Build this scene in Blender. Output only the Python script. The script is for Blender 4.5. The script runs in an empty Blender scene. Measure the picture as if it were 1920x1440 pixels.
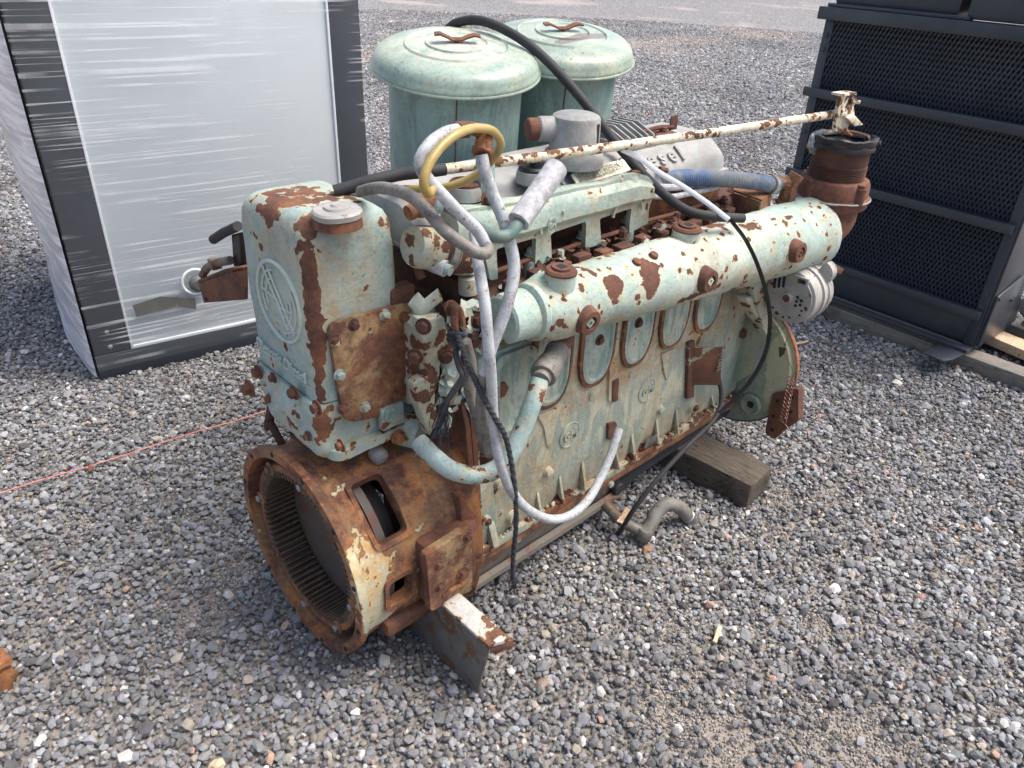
import bpy, bmesh, math, random
import numpy as np
from mathutils import Vector, Matrix, noise
random.seed(7)
PI = math.pi
scene = bpy.context.scene
COL = scene.collection

# ------------------------------------------------------------------ camera
CAM = Vector((-.629, -1.356, 1.638))
FPX = 1438.0
AX = Vector((.72563777, -.32579836, .60605714))      # world x, y, z written in camera axes (right, down, forward)
AY = Vector((-.68697485, -.39286375, .61132939))
AZ = Vector((.03892776, -.85994971, -.50889205))
cam = bpy.data.cameras.new('camera')
camo = bpy.data.objects.new('camera', cam); COL.objects.link(camo)
right = Vector((AX[0], AY[0], AZ[0])); up = -Vector((AX[1], AY[1], AZ[1])); back = -Vector((AX[2], AY[2], AZ[2]))
M = Matrix((right, up, back)).transposed().to_4x4(); M.translation = CAM
camo.matrix_world = M
cam.sensor_fit = 'HORIZONTAL'; cam.sensor_width = 36; cam.lens = 36 * FPX / 1920
cam.clip_start = .05; cam.clip_end = 500
scene.camera = camo

# ------------------------------------------------------------------ light
SUN_EL, SUN_AZ = math.radians(62), math.radians(-38)    # high, veiled, to the right of the engine
world = bpy.data.worlds.new('World'); scene.world = world; world.use_nodes = True
wn = world.node_tree.nodes; wl = world.node_tree.links
sky = wn.new('ShaderNodeTexSky'); sky.sky_type = 'NISHITA'; sky.sun_disc = False
sky.sun_elevation = SUN_EL; sky.sun_rotation = PI / 2 - SUN_AZ
sky.air_density = 1.0; sky.dust_density = 6.0; sky.ozone_density = 1.0
bg = wn['Background']; bg.inputs['Strength'].default_value = .15
wl.new(sky.outputs['Color'], bg.inputs['Color'])
sun = bpy.data.lights.new('sun', 'SUN'); sun.energy = 1.6; sun.angle = math.radians(30); sun.color = (1, .96, .9)
suno = bpy.data.objects.new('sun', sun); COL.objects.link(suno)
sd = Vector((math.cos(SUN_EL) * math.cos(SUN_AZ), math.cos(SUN_EL) * math.sin(SUN_AZ), math.sin(SUN_EL)))
suno.rotation_euler = sd.to_track_quat('Z', 'Y').to_euler()
scene.view_settings.view_transform = 'Standard'; scene.view_settings.look = 'None'
scene.view_settings.exposure = .90; scene.view_settings.gamma = 1
scene.view_settings.use_curve_mapping = False

# ------------------------------------------------------------------ where things stand
def ray(px, py):
    a = (px - 960, py - 720, FPX)
    return Vector((AX.dot(Vector(a)), AY.dot(Vector(a)), AZ.dot(Vector(a))))
def at(px, py, ax, val):
    d = ray(px, py); i = 'xyz'.index(ax); return CAM + d * ((val - CAM[i]) / d[i])
def aty(px, py, y): return at(px, py, 'y', y)
def atx(px, py, x): return at(px, py, 'x', x)
def atz(px, py, z): return at(px, py, 'z', z)

# ------------------------------------------------------------------ materials
class NT:
    def __init__(s, name):
        s.m = bpy.data.materials.new(name); s.m.use_nodes = True
        s.t = s.m.node_tree; s.n = s.t.nodes; s.l = s.t.links
        s.b = s.n['Principled BSDF']; s.out = s.n['Material Output']
        s.tc = s.n.new('ShaderNodeTexCoord')
    def link(s, a, b): s.l.new(a, b)
    def mapping(s, loc=(0, 0, 0), scale=(1, 1, 1), rot=(0, 0, 0), src=None):
        m = s.n.new('ShaderNodeMapping'); m.inputs['Location'].default_value = loc
        m.inputs['Scale'].default_value = scale; m.inputs['Rotation'].default_value = rot
        s.link(src or s.tc.outputs['Object'], m.inputs['Vector']); return m.outputs[0]
    def noise(s, scale, detail=5, rough=.6, dist=0, src=None, vscale=None, loc=(0, 0, 0)):
        if vscale or loc != (0, 0, 0): src = s.mapping(loc, vscale or (1, 1, 1), src=src)
        t = s.n.new('ShaderNodeTexNoise'); t.inputs['Scale'].default_value = scale
        t.inputs['Detail'].default_value = detail; t.inputs['Roughness'].default_value = rough
        t.inputs['Distortion'].default_value = dist
        s.link(src or s.tc.outputs['Object'], t.inputs['Vector']); return t.outputs['Fac']
    def voro(s, scale, feature='F1', src=None, vscale=None, out='Distance'):
        if vscale: src = s.mapping((0, 0, 0), vscale, src=src)
        t = s.n.new('ShaderNodeTexVoronoi'); t.feature = feature; t.inputs['Scale'].default_value = scale
        s.link(src or s.tc.outputs['Object'], t.inputs['Vector']); return t.outputs[out]
    def math(s, op, a, b=None, c=None, clamp=False):
        n = s.n.new('ShaderNodeMath'); n.operation = op; n.use_clamp = clamp
        for i, v in enumerate((a, b, c)):
            if v is None: continue
            if isinstance(v, (int, float)): n.inputs[i].default_value = v
            else: s.link(v, n.inputs[i])
        return n.outputs[0]
    def ramp(s, x, a, b, lo=0., hi=1.):
        n = s.n.new('ShaderNodeMapRange'); n.inputs['From Min'].default_value = a; n.inputs['From Max'].default_value = b
        n.inputs['To Min'].default_value = lo; n.inputs['To Max'].default_value = hi
        s.link(x, n.inputs['Value']); return n.outputs[0]
    def mix(s, f, a, b, mode='MIX'):
        n = s.n.new('ShaderNodeMix'); n.data_type = 'RGBA'; n.blend_type = mode
        for i, v in ((0, f), (6, a), (7, b)):
            if isinstance(v, (int, float)): n.inputs[i].default_value = v
            elif isinstance(v, tuple): n.inputs[i].default_value = (*v, 1)
            else: s.link(v, n.inputs[i])
        return n.outputs[2]
    def bump(s, h, dist, strength=1., prev=None):
        n = s.n.new('ShaderNodeBump'); n.inputs['Distance'].default_value = dist; n.inputs['Strength'].default_value = strength
        s.link(h, n.inputs['Height'])
        if prev: s.link(prev, n.inputs['Normal'])
        return n.outputs[0]
    def done(s, col, rough=.8, normal=None, metal=0.):
        for k, v in (('Base Color', col), ('Roughness', rough), ('Metallic', metal)):
            if isinstance(v, tuple): s.b.inputs[k].default_value = (*v, 1)
            elif isinstance(v, (int, float)): s.b.inputs[k].default_value = v
            else: s.link(v, s.b.inputs[k])
        if normal: s.link(normal, s.b.inputs['Normal'])
        return s.m
    def spot(s, c, r):
        mp = s.mapping((-c[0] / r[0], -c[1] / r[1], -c[2] / r[2]), (1 / r[0], 1 / r[1], 1 / r[2]))
        v = s.n.new('ShaderNodeVectorMath'); v.operation = 'LENGTH'; s.link(mp, v.inputs[0])
        return s.ramp(v.outputs['Value'], 1.25, .35)

RUST_D = (.078, .034, .026); RUST_M = (.150, .064, .040); RUST_O = (.33, .135, .050); RUST_T = (.33, .22, .11)
def rust_colour(t, orange=.5, tan=.0, sc=1.):
    a = t.noise(7 * sc, 7, .72, .1); b = t.noise(70 * sc, 5, .75); c = t.noise(11 * sc, 7, .75, .15, loc=(3, 1, 7))
    col = t.mix(t.ramp(a, .38, .62), RUST_D, RUST_M)
    col = t.mix(t.math('MULTIPLY', t.ramp(c, .45, .66), orange * 1.6, clamp=True), col, RUST_O)
    if tan: col = t.mix(t.math('MULTIPLY', t.ramp(t.noise(6 * sc, 7, .75, .15, loc=(9, 2, 4)), .47, .6), tan, clamp=True), col, RUST_T)
    col = t.mix(t.ramp(b, .42, .72, .0, .5), col, (.03, .018, .014))
    return col, b
_mats = {}
def painted(name, paint=(.33, .47, .43), pale=(.58, .62, .52), pale_amt=.5, peel=.60, sc=14., rust=(.3, 0.), streak=.5,
            spots=(), fine=.5, rough=.62, second=None, stains=(), dist=.35, stain_c=(.34, .20, .085), blot=None, tone=.6, grime=.55, bk=1.):
    """old paint that has chipped away over rusty cast iron"""
    t = NT(name)
    n1 = t.noise(sc, 6, .55, dist); n2 = t.noise(sc * 5, 6, .72, .2, loc=(5, 5, 5))
    vz = t.n.new('ShaderNodeTexVoronoi'); vz.inputs['Scale'].default_value = sc * 2.6; t.link(t.tc.outputs['Object'], vz.inputs['Vector'])
    isl = t.ramp(vz.outputs['Distance'], .55, .0, 0, .16)                 # rounded chips
    h = t.math('ADD', t.math('ADD', t.math('MULTIPLY', n1, .72), t.math('MULTIPLY', n2, .30)), isl)
    for c, r, amt in spots: h = t.math('ADD', h, t.math('MULTIPLY', t.spot(c, r), amt))
    bare = t.ramp(h, peel, peel + .008); halo = t.ramp(h, peel - .085, peel)
    tiny = t.noise(sc * 6, 3, .6, .3, loc=(2, 8, 1))                       # pin-prick chips
    pin = t.math('MULTIPLY', t.ramp(tiny, .70, .715), t.ramp(t.noise(sc * .6, 3, .5, loc=(1, 1, 9)), .45, .6))
    bare = t.math('MAXIMUM', bare, t.math('MULTIPLY', pin, fine * 2, clamp=True))
    rc, rb = rust_colour(t, *rust)
    big = t.noise(3.2, 5, .6, .6, loc=(4, 0, 2)); st = t.noise(6, 5, .65, .3, vscale=(6, 6, .7))
    pc = t.mix(t.math('MULTIPLY', t.ramp(big, .38, .6), pale_amt * 1.6, clamp=True), paint, pale)
    pc = t.mix(t.math('MULTIPLY', t.ramp(t.noise(5.5, 6, .68, .5, loc=(1, 6, 6)), .46, .62), tone), pc, tuple(x * .55 for x in paint))
    pc = t.mix(t.ramp(t.noise(38, 6, .75), .35, .7, 0, .45), pc, pale)
    pc = t.mix(t.math('MULTIPLY', t.ramp(st, .52, .72), streak, clamp=True), pc, (.46, .36, .19))
    if second: pc = t.mix(t.math('MULTIPLY', t.ramp(t.noise(5, 6, .7, .8, vscale=(4, 4, 1), loc=(7, 7, 0)), .48, .56), .75), pc, second)
    if stains:
        q = None
        for c, r, amt in stains:
            w = t.math('MULTIPLY', t.spot(c, r), amt); q = w if q is None else t.math('MAXIMUM', q, w)
        pc = t.mix(t.math('MULTIPLY', q, t.ramp(t.noise(24, 6, .75, .4, loc=(6, 1, 3)), .38, .60), clamp=True), pc, stain_c)
    if blot:
        q = None
        for c, r, amt in blot[1]:
            w = t.spot(c, r); q = w if q is None else t.math('MAXIMUM', q, w)
        pc = t.mix(t.math('MULTIPLY', t.ramp(t.math('ADD', t.math('MULTIPLY', q, .5), t.math('MULTIPLY', n1, .8)), .62, .64), .8), pc, blot[0])
    pc = t.mix(t.math('MULTIPLY', halo, .6), pc, (.50, .37, .19))
    pc = t.mix(t.math('MULTIPLY', t.math('MULTIPLY', t.ramp(t.noise(110, 5, .75), .50, .68), t.ramp(t.noise(7, 5, .7, .4, loc=(2, 2, 2)), .35, .6)), grime), pc, (.13, .11, .075))
    col = t.mix(bare, pc, rc)
    edge = t.math('SUBTRACT', 1., bare)
    nb = t.bump(t.noise(170, 5, .75), .0022 * bk, .6)
    nb = t.bump(t.noise(32, 5, .65), .006 * bk, .6, nb)
    nb = t.bump(edge, .0030, 1., nb)
    return t.done(col, t.mix(bare, (rough,) * 3, (.92,) * 3), nb)
def rusty(name, orange=.5, tan=0., sc=1., lift=1.):
    t = NT(name); c, b = rust_colour(t, orange, tan, sc)
    if lift != 1: c = t.mix(1., c, (lift,) * 3, 'MULTIPLY')
    nb = t.bump(t.noise(120 * sc, 5, .75), .0015, .8); nb = t.bump(t.noise(28 * sc, 4, .6), .004, .5, nb)
    return t.done(c, .9, nb)
def hosemat(name, c, c2, grime, amt=.5):
    t = NT(name); col = t.mix(t.ramp(t.noise(14, 6, .7, .3), .35, .65), c, c2)
    col = t.mix(t.math('MULTIPLY', t.ramp(t.noise(26, 7, .8, .2, loc=(3, 6, 2)), .48, .62), amt), col, grime)
    col = t.mix(t.math('MULTIPLY', t.ramp(t.noise(95, 4, .7, .2, loc=(1, 6, 2)), .60, .66), .8), col, tuple(x * .35 for x in grime))
    return t.done(col, t.ramp(t.noise(30, 4, .6), .3, .7, .45, .8), t.bump(t.noise(60, 5, .7), .0022, .6))
def plain(name, c, c2=None, sc=20, rough=.6, metal=0., bump=.001, bsc=80, vscale=None, dirt=None, dirt_t=.6):
    t = NT(name); c2 = c2 or tuple(x * .7 for x in c)
    col = t.mix(t.ramp(t.noise(sc, 6, .65, .4, vscale=vscale), .35, .65), c, c2)
    if dirt: col = t.mix(t.ramp(t.noise(sc * 2.1, 6, .7, .6, loc=(3, 6, 2)), dirt_t, dirt_t + .04), col, dirt)
    return t.done(col, rough, t.bump(t.noise(bsc, 4, .7), bump, .6), metal)

def near(px, py, y, r, amt): p = aty(px, py, y); return ((p.x, p.y, p.z), r if isinstance(r, tuple) else (r, r, r), amt)
M_TANK = painted('paint_tank', (.245, .37, .37), (.42, .48, .41), .5, .682, 13, (.4, .1), .45, spots=[
    ((.058, -.098, 1.06), (.028, .034, .13), .24), ((.056, -.098, .93), (.020, .030, .13), .22), ((.054, -.098, .80), (.022, .028, .09), .26), ((.080, -.088, 1.150), (.050, .045, .030), .30),
    ((.15, -.06, 1.15), (.09, .05, .03), .12), ((.13, .05, 1.16), (.07, .08, .02), .26), ((.08, .10, 1.15), (.05, .09, .03), .12),
    ((.25, -.10, 1.11), (.035, .03, .05), .22), ((.05, .02, 1.13), (.02, .09, .03), .14), ((.22, .0, 1.15), (.05, .05, .03), .16)],
    stains=[((.12, -.10, 1.0), (.10, .03, .2), .55), ((.05, .0, 1.08), (.03, .12, .08), .5)])
M_MANI = painted('paint_manifold', (.275, .40, .37), (.49, .555, .48), .65, .636, 13, (.10, 0.), .45, fine=1., spots=[
    near(1120, 510, -.25, (.07, .05, .04), 0.25), near(1150, 545, -.34, (.03, .03, .04), 0.25), near(1200, 530, -.33, (.035, .04, .06), 0.25), near(1240, 470, -.25, (.06, .05, .05), .22),
    near(1340, 430, -.28, (.06, .04, .03), 0.23), near(1400, 440, -.34, (.06, .04, .04), 0.23), near(1420, 395, -.25, (.08, .04, .02), 0.25), near(1010, 570, -.28, (.03, .05, .05), 0.23),
    near(1300, 560, -.38, (.06, .03, .03), .16), near(1500, 500, -.40, (.05, .03, .04), .10)],
    stains=[near(1130, 620, -.35, (.4, .1, .05), .7), near(1400, 530, -.40, (.3, .1, .06), .6), near(1290, 470, -.3, (.08, .1, .06), .6)])
M_WATER = painted('paint_water_manifold', (.28, .395, .36), (.46, .50, .42), .55, .675, 13, (.3, 0), .4, fine=.8, stains=[((.9, -.17, 1.02), (.6, .05, .05), .6)])
M_BLOCK = painted('paint_block', (.33, .40, .35), (.53, .525, .39), .8, .70, 11, (.5, .2), .8, second=(.24, .32, .29), fine=.7, spots=[((1.0, -.235, .205), (3, .2, .040), .17), ((.39, -.23, .4), (.03, .05, .3), .12), ((1.0, -.225, .60), (3, .1, .10), .03)],
    stains=[((1.0, -.22, .62), (.75, .1, .13), .95), ((1.0, -.22, .25), (.8, .1, .08), .6), ((.55, -.22, .35), (.2, .1, .2), .5)])
M_COVER = painted('paint_side_cover', (.30, .40, .36), (.50, .52, .42), .7, .74, 12, (.3, 0), .5, second=(.15, .26, .24), fine=.5)
M_FRONT = painted('paint_front_cover', (.155, .225, .195), (.40, .42, .30), .4, .67, 9, (.7, .3), .7, spots=[((1.68, -.405, .34), (.05, .03, .25), .14)], stains=[((1.67, -.40, .36), (.08, .07, .3), .8)], blot=((.46, .46, .31), [((1.67, -.37, .40), (.12, .075, .25), 1)]))
M_HOUS = painted('paint_housing', (.42, .47, .38), (.60, .54, .36), .6, .53, 17, (1.25, .5), .9, fine=0, spots=[
    ((.5, 0, .3), (40, 40, 40), .15), ((.055, -.245, .37), (.06, .09, .17), -.27), ((.06, -.12, .53), (.05, .10, .06), -.10), ((.014, -.27, .36), (.014, .07, .16), -.24), ((.09, -.23, .24), (.09, .08, .07), -.20)],
    stains=[((.08, -.24, .40), (.12, .1, .14), 1.)], stain_c=(.50, .30, .10))
M_CAST = painted('paint_casting', (.27, .38, .365), (.45, .49, .42), .45, .645, 13, (.5, .1), .45, spots=[((.05, -.10, .70), (.03, .025, .07), .22)])
M_MESS = painted('paint_flaking', (.30, .39, .36), (.50, .50, .40), .55, .585, 10, (.2, 0), .4, fine=.4)
M_CLEAN = painted('paint_air_cleaner', (.150, .255, .24), (.235, .335, .31), .3, .765, 9, (.3, 0), .25, fine=.6, rough=.45, bk=.18, second=(.26, .37, .345))
M_LID = painted('paint_lid', (.20, .31, .28), (.40, .455, .36), .55, .80, 9, (.3, 0), .2, fine=.8, rough=.38, bk=.18, grime=.75,
    stains=[((.76, .30, 1.39), (.19, .19, .1), .9), ((1.16, .31, 1.39), (.12, .12, .1), .5)], stain_c=(.62, .59, .47),
    blot=((.17, .14, .135), [((1.14, .235, 1.40), (.13, .035, .06), 1)]))
M_RUST = rusty('rust', .3); M_RUSTO = rusty('rust_orange', .9, .2); M_RUSTD = rusty('rust_dark', .12, 0, 1, .75)
M_RUSTT = rusty('rust_cover_plate', .55, 1.3); M_RUSTR = rusty('rust_red', .2, 0, 1, 1.15)
M_PIPE = painted('paint_pipe', (.245, .38, .375), (.37, .46, .44), .4, .66, 15, (.2, 0), .1)
M_GEAR = plain('gear_steel', (.15, .105, .07), (.07, .05, .038), 20, .75, .1, dirt=(.20, .10, .045))
M_DISC = plain('flywheel_face', (.085, .077, .070), (.12, .095, .078), 9, .55, .15, dirt=(.15, .06, .035), dirt_t=.54)
M_BLACK = plain('black_rubber', (.018, .019, .021), (.03, .03, .032), 15, .72, bump=.001)
M_BLKMET = plain('black_metal', (.022, .024, .027), (.012, .013, .015), 15, .45, .2)
M_ALU = plain('cast_aluminium', (.34, .34, .33), (.20, .20, .195), 14, .75, .25, .002, 120, dirt=(.27, .36, .32), dirt_t=.60)
M_ROCK = plain('cast_rocker_cover', (.36, .36, .35), (.24, .24, .235), 10, .75, .1, .0025, 90, dirt=(.24, .36, .32), dirt_t=.58)
M_ALT = plain('alternator_alloy', (.40, .38, .35), (.27, .265, .255), 14, .65, .15, .001, 100, dirt=(.12, .11, .10), dirt_t=.6)
M_STEEL = plain('steel_grey', (.17, .17, .155), (.10, .095, .085), 8, .6, .15, .0015, 60, dirt=(.15, .075, .04), dirt_t=.52)
M_ZINC = plain('zinc_bolt', (.42, .43, .44), (.28, .28, .28), 30, .4, .7)
M_PAN = plain('oil_pan_grey', (.115, .105, .092), (.165, .145, .115), 7, .8, 0, .002, 50, dirt=(.14, .07, .04), dirt_t=.54)
M_PAND = plain('oil_pan_black', (.022, .026, .032), (.035, .036, .04), 7, .6, .05, .002, 50)
M_WHOSE = hosemat('white_hose', (.46, .49, .51), (.36, .38, .40), (.20, .195, .19), .7)
M_GHOSE = hosemat('grey_hose', (.15, .14, .125), (.22, .21, .19), (.07, .06, .05), .7)
M_SLEEVE = plain('chalky_sleeve', (.50, .51, .54), (.27, .27, .28), 60, .7, 0, .001, 150)
M_YEL = plain('yellow_tube', (.30, .21, .055), (.42, .32, .12), 15, .35, 0, .0003)
M_PATINA = plain('patina_hose', (.13, .13, .12), (.10, .19, .165), 20, .6, 0, .0006, dirt=(.35, .38, .38), dirt_t=.66)
M_ROPE = plain('rope_fibre', (.022, .024, .028), (.05, .055, .065), 60, .9, 0, .001, 200)
M_COP = plain('copper_wire', (.33, .19, .15), (.22, .10, .07), 40, .5, .4)
M_ROD = painted('paint_rod', (.62, .57, .45), (.72, .69, .60), .5, .60, 22, (.5, .0), .8, fine=1.)
M_CLAMP = plain('clamp_band', (.45, .45, .43), (.25, .25, .24), 40, .35, .8)
M_RAD = plain('radiator_black_paint', (.034, .040, .052), (.044, .051, .064), 5, .34, .0, .0004, 60)
M_MESH = plain('guard_paint', (.050, .060, .082), (.040, .048, .066), 5, .3, .0, .0004, 60)
M_CORE = plain('radiator_core', (.008, .010, .014), (.012, .015, .02), 30, .8)
M_TAPE = plain('blue_grey_tape', (.22, .25, .30), (.13, .14, .17), 25, .5)
M_FRAME = plain('cabinet_frame', (.030, .036, .050), (.038, .044, .058), 3, .55, 0, .0003)
M_PANEL = plain('cabinet_panel', (.52, .57, .595), (.55, .595, .62), 2, .5, 0, .0003)
M_TRIM = plain('cabinet_trim', (.72, .75, .77), (.66, .70, .72), 8, .5)
M_GTAPE = plain('duct_tape', (.10, .105, .10), (.14, .14, .13), 20, .5)
M_LABEL = plain('cream_label', (.66, .64, .50), (.60, .57, .42), 20, .6)
M_INK = plain('label_ink', (.08, .09, .07), (.14, .14, .11), 40, .8)
M_STRING = plain('red_string', (.62, .16, .12), (.70, .30, .25), 60, .8)
def wood(name, a, b, dark, ax=(3, 18, 18)):
    t = NT(name); g = t.noise(5, 6, .7, 1.2, vscale=ax)
    c = t.mix(t.ramp(g, .35, .65), a, b); c = t.mix(t.ramp(t.noise(4, 5, .7, .8), .56, .66), c, dark)
    c = t.mix(t.ramp(t.noise(9, 4, .6, .4, vscale=ax), .62, .66), c, tuple(x * .4 for x in dark))
    nb = t.bump(g, .004, .7); return t.done(c, .85, nb)
M_WOOD = wood('weathered_timber', (.045, .036, .028), (.115, .096, .074), (.020, .016, .012), (14, 2, 14))
M_WOODG = wood('grey_timber', (.13, .12, .105), (.20, .185, .16), (.07, .06, .05), (14, 2, 14))
M_WOODN = wood('new_pine', (.50, .34, .20), (.60, .47, .33), (.32, .17, .08), (2, 14, 14))
M_BLUEH = None
def blue_hose():
    t = NT('blue_silicone_hose')
    c = t.mix(t.ramp(t.noise(9, 5, .6, .4), .42, .62), (.13, .155, .18), (.06, .11, .22))
    c = t.mix(t.ramp(t.noise(30, 4, .7, loc=(2, 3, 1)), .5, .7, 0, .7), c, (.27, .25, .19))
    w = t.n.new('ShaderNodeTexWave'); w.inputs['Scale'].default_value = 60; w.inputs['Distortion'].default_value = 1.
    t.link(t.tc.outputs['Object'], w.inputs['Vector'])
    return t.done(c, .7, t.bump(w.outputs['Fac'], .0012, .6))
M_BLUEH = blue_hose()
def film():
    t = NT('stretch_film')
    a = t.noise(1, 2, .45, .12, vscale=(.75, .75, 62)); b = t.noise(1, 3, .5, .2, vscale=(1.1, 1.1, 135), loc=(3, 0, 1))
    big = t.noise(1.7, 3, .6, loc=(0, 4, 2))
    s = t.math('MULTIPLY', t.ramp(a, .562, .588), t.ramp(big, .43, .54))
    s2 = t.math('MULTIPLY', t.ramp(b, .58, .605), t.ramp(t.noise(1.9, 3, .5, loc=(8, 1, 1)), .46, .56))
    f = t.math('ADD', t.math('MULTIPLY', t.math('MAXIMUM', s, s2), .42), .03, clamp=True)
    tr = t.n.new('ShaderNodeBsdfTransparent'); mx = t.n.new('ShaderNodeMixShader')
    t.done((.93, .95, .97), .25, t.bump(a, .003, .6))
    t.link(f, mx.inputs[0]); t.link(tr.outputs[0], mx.inputs[1]); t.link(t.b.outputs[0], mx.inputs[2])
    t.link(mx.outputs[0], t.out.inputs['Surface']); return t.m
M_FILM = film()
def film_side():
    t = NT('stretch_film_bunched')
    a = t.noise(1, 4, .6, .3, src=t.mapping((0, 0, 0), (1, 3, 34), (.6, 0, 0)))
    col = t.mix(t.ramp(a, .42, .60), (.52, .50, .52), (.86, .86, .88))
    return t.done(col, .3, t.bump(a, .01, .8))
M_FILMS = film_side()

# ------------------------------------------------------------------ mesh helpers
def BM(): return bmesh.new()
def finish(name, bm, mat, parent=None, smooth=35, loc=None, kind=None):
    bmesh.ops.recalc_face_normals(bm, faces=bm.faces[:])
    me = bpy.data.meshes.new(name); bm.to_mesh(me); bm.free()
    for p in me.polygons: p.use_smooth = True
    me.set_sharp_from_angle(angle=math.radians(smooth))
    me.materials.append(mat)
    o = bpy.data.objects.new(name, me); COL.objects.link(o)
    if parent:
        o.parent = parent
        if parent.type == 'EMPTY': o.location = -parent.location
    if kind: o['kind'] = kind
    return o
def thing(name, label, cat, loc, group=None):
    o = bpy.data.objects.new(name, None); COL.objects.link(o); o.location = loc; o.empty_display_size = .1
    o['label'] = label; o['category'] = cat
    if group: o['group'] = group
    return o
def tag(o, label, cat, group=None):
    o['label'] = label; o['category'] = cat
    if group: o['group'] = group
    return o
def box(bm, c, s, rot=None, bev=.0, seg=2):
    r = bmesh.ops.create_cube(bm, size=1); vs = r['verts']
    bmesh.ops.scale(bm, verts=vs, vec=s)
    if bev:
        es = list({e for v in vs for e in v.link_edges})
        rr = bmesh.ops.bevel(bm, geom=vs + es, offset=bev, segments=seg, affect='EDGES', profile=.5)
        vs = list({v for f in rr['faces'] for v in f.verts} | {v for v in vs if v.is_valid})
    if rot is not None: bmesh.ops.rotate(bm, verts=vs, cent=(0, 0, 0), matrix=rot)
    bmesh.ops.translate(bm, verts=vs, vec=c); return vs
def span(bm, a, b, bev=0): return box(bm, tuple((a[i] + b[i]) / 2 for i in range(3)), tuple(abs(b[i] - a[i]) for i in range(3)), None, bev)
def frame(n):
    n = Vector(n).normalized(); u = n.orthogonal().normalized() if abs(n.z) > .9 else Vector((0, 0, 1)).cross(n).normalized()
    return u, n.cross(u), n
def lathe(bm, prof, o, n, seg=32, cap=True, squash=None, ph=0):
    """prof: (radius, height) pairs along direction n from o"""
    u, v, n = frame(n); o = Vector(o); rings = []
    for r, h in prof:
        ring = []
        for i in range(seg):
            a = 2 * PI * i / seg + ph; rr = r * (squash(a, h) if squash else 1)
            ring.append(bm.verts.new(o + n * h + (u * math.cos(a) + v * math.sin(a)) * rr))
        rings.append(ring)
    for A, B in zip(rings, rings[1:]):
        for i in range(seg): bm.faces.new((A[i], A[(i + 1) % seg], B[(i + 1) % seg], B[i]))
    if cap:
        if prof[0][0] > 1e-6: bm.faces.new(rings[0][::-1])
        if prof[-1][0] > 1e-6: bm.faces.new(rings[-1])
    return [x for r in rings for x in r]
def cyl(bm, a, b, r, seg=20, r2=None, bev=None):
    a, b = Vector(a), Vector(b); L = (b - a).length; r2 = r if r2 is None else r2
    e = bev if bev is not None else min(r, L) * .12
    return lathe(bm, [(r - e, 0), (r, e), (r2, L - e), (r2 - e, L)], a, b - a, seg)
def catmull(pts, n=8):
    P = [Vector(p) for p in pts]; P = [P[0] * 2 - P[1]] + P + [P[-1] * 2 - P[-2]]; out = []
    for i in range(1, len(P) - 2):
        for k in range(n):
            t = k / n; a, b, c, d = P[i - 1:i + 3]
            out.append(.5 * ((2 * b) + (c - a) * t + (2 * a - 5 * b + 4 * c - d) * t * t + (3 * b - a - 3 * c + d) * t ** 3))
    out.append(P[-2]); return out
def tube(bm, pts, r, seg=12, n=8, flat=None, up=None, closed_end=True, raw=False):
    Q = [Vector(p) for p in pts] if raw else catmull(pts, n); m = len(Q)
    T = [(Q[min(i + 1, m - 1)] - Q[max(i - 1, 0)]).normalized() for i in range(m)]
    u = (Vector(up) if up else (Vector((0, 0, 1)) if abs(T[0].z) < .9 else Vector((1, 0, 0)))); u = (u - T[0] * u.dot(T[0])).normalized()
    rings = []
    for i in range(m):
        if up: u = Vector(up)
        u = (u - T[i] * u.dot(T[i])).normalized(); v = T[i].cross(u)
        rr = r if isinstance(r, (int, float)) else r[0] + (r[1] - r[0]) * i / (m - 1)
        fu, fv = flat if flat else (1, 1)
        rings.append([bm.verts.new(Q[i] + (u * math.cos(2 * PI * k / seg) * fu + v * math.sin(2 * PI * k / seg) * fv) * rr) for k in range(seg)])
    for A, B in zip(rings, rings[1:]):
        for i in range(seg): bm.faces.new((A[i], A[(i + 1) % seg], B[(i + 1) % seg], B[i]))
    if closed_end: bm.faces.new(rings[0][::-1]); bm.faces.new(rings[-1])
    return Q
def prism(bm, pts, d, bev=0, seg=2):
    """polygon (3-D points) pushed by vector d"""
    d = Vector(d); A = [bm.verts.new(Vector(p)) for p in pts]; B = [bm.verts.new(Vector(p) + d) for p in pts]; n = len(A)
    f = [bm.faces.new(A[::-1]), bm.faces.new(B)] + [bm.faces.new((A[i], A[(i + 1) % n], B[(i + 1) % n], B[i])) for i in range(n)]
    if bev:
        es = list({e for x in f for e in x.edges})
        bmesh.ops.bevel(bm, geom=es, offset=bev, segments=seg, affect='EDGES', profile=.5)
def rpoly(pts, r, n=4):
    """round the corners of a closed polygon of Vectors"""
    out = []; m = len(pts); pts = [Vector(p) for p in pts]
    for i in range(m):
        a, b, c = pts[i - 1], pts[i], pts[(i + 1) % m]; rr = r[i] if isinstance(r, (list, tuple)) else r
        da, dc = (a - b), (c - b); k = min(rr, da.length * .48, dc.length * .48); p, q = b + da.normalized() * k, b + dc.normalized() * k
        for j in range(n + 1):
            t = j / n; out.append((1 - t) ** 2 * p + 2 * t * (1 - t) * b + t * t * q)
    return out
def loft(bm, rings, cap=True):
    R = [[bm.verts.new(Vector(p)) for p in r] for r in rings]; n = len(R[0])
    for A, B in zip(R, R[1:]):
        for i in range(n): bm.faces.new((A[i], A[(i + 1) % n], B[(i + 1) % n], B[i]))
    if cap: bm.faces.new(R[0][::-1]); bm.faces.new(R[-1])
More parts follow.
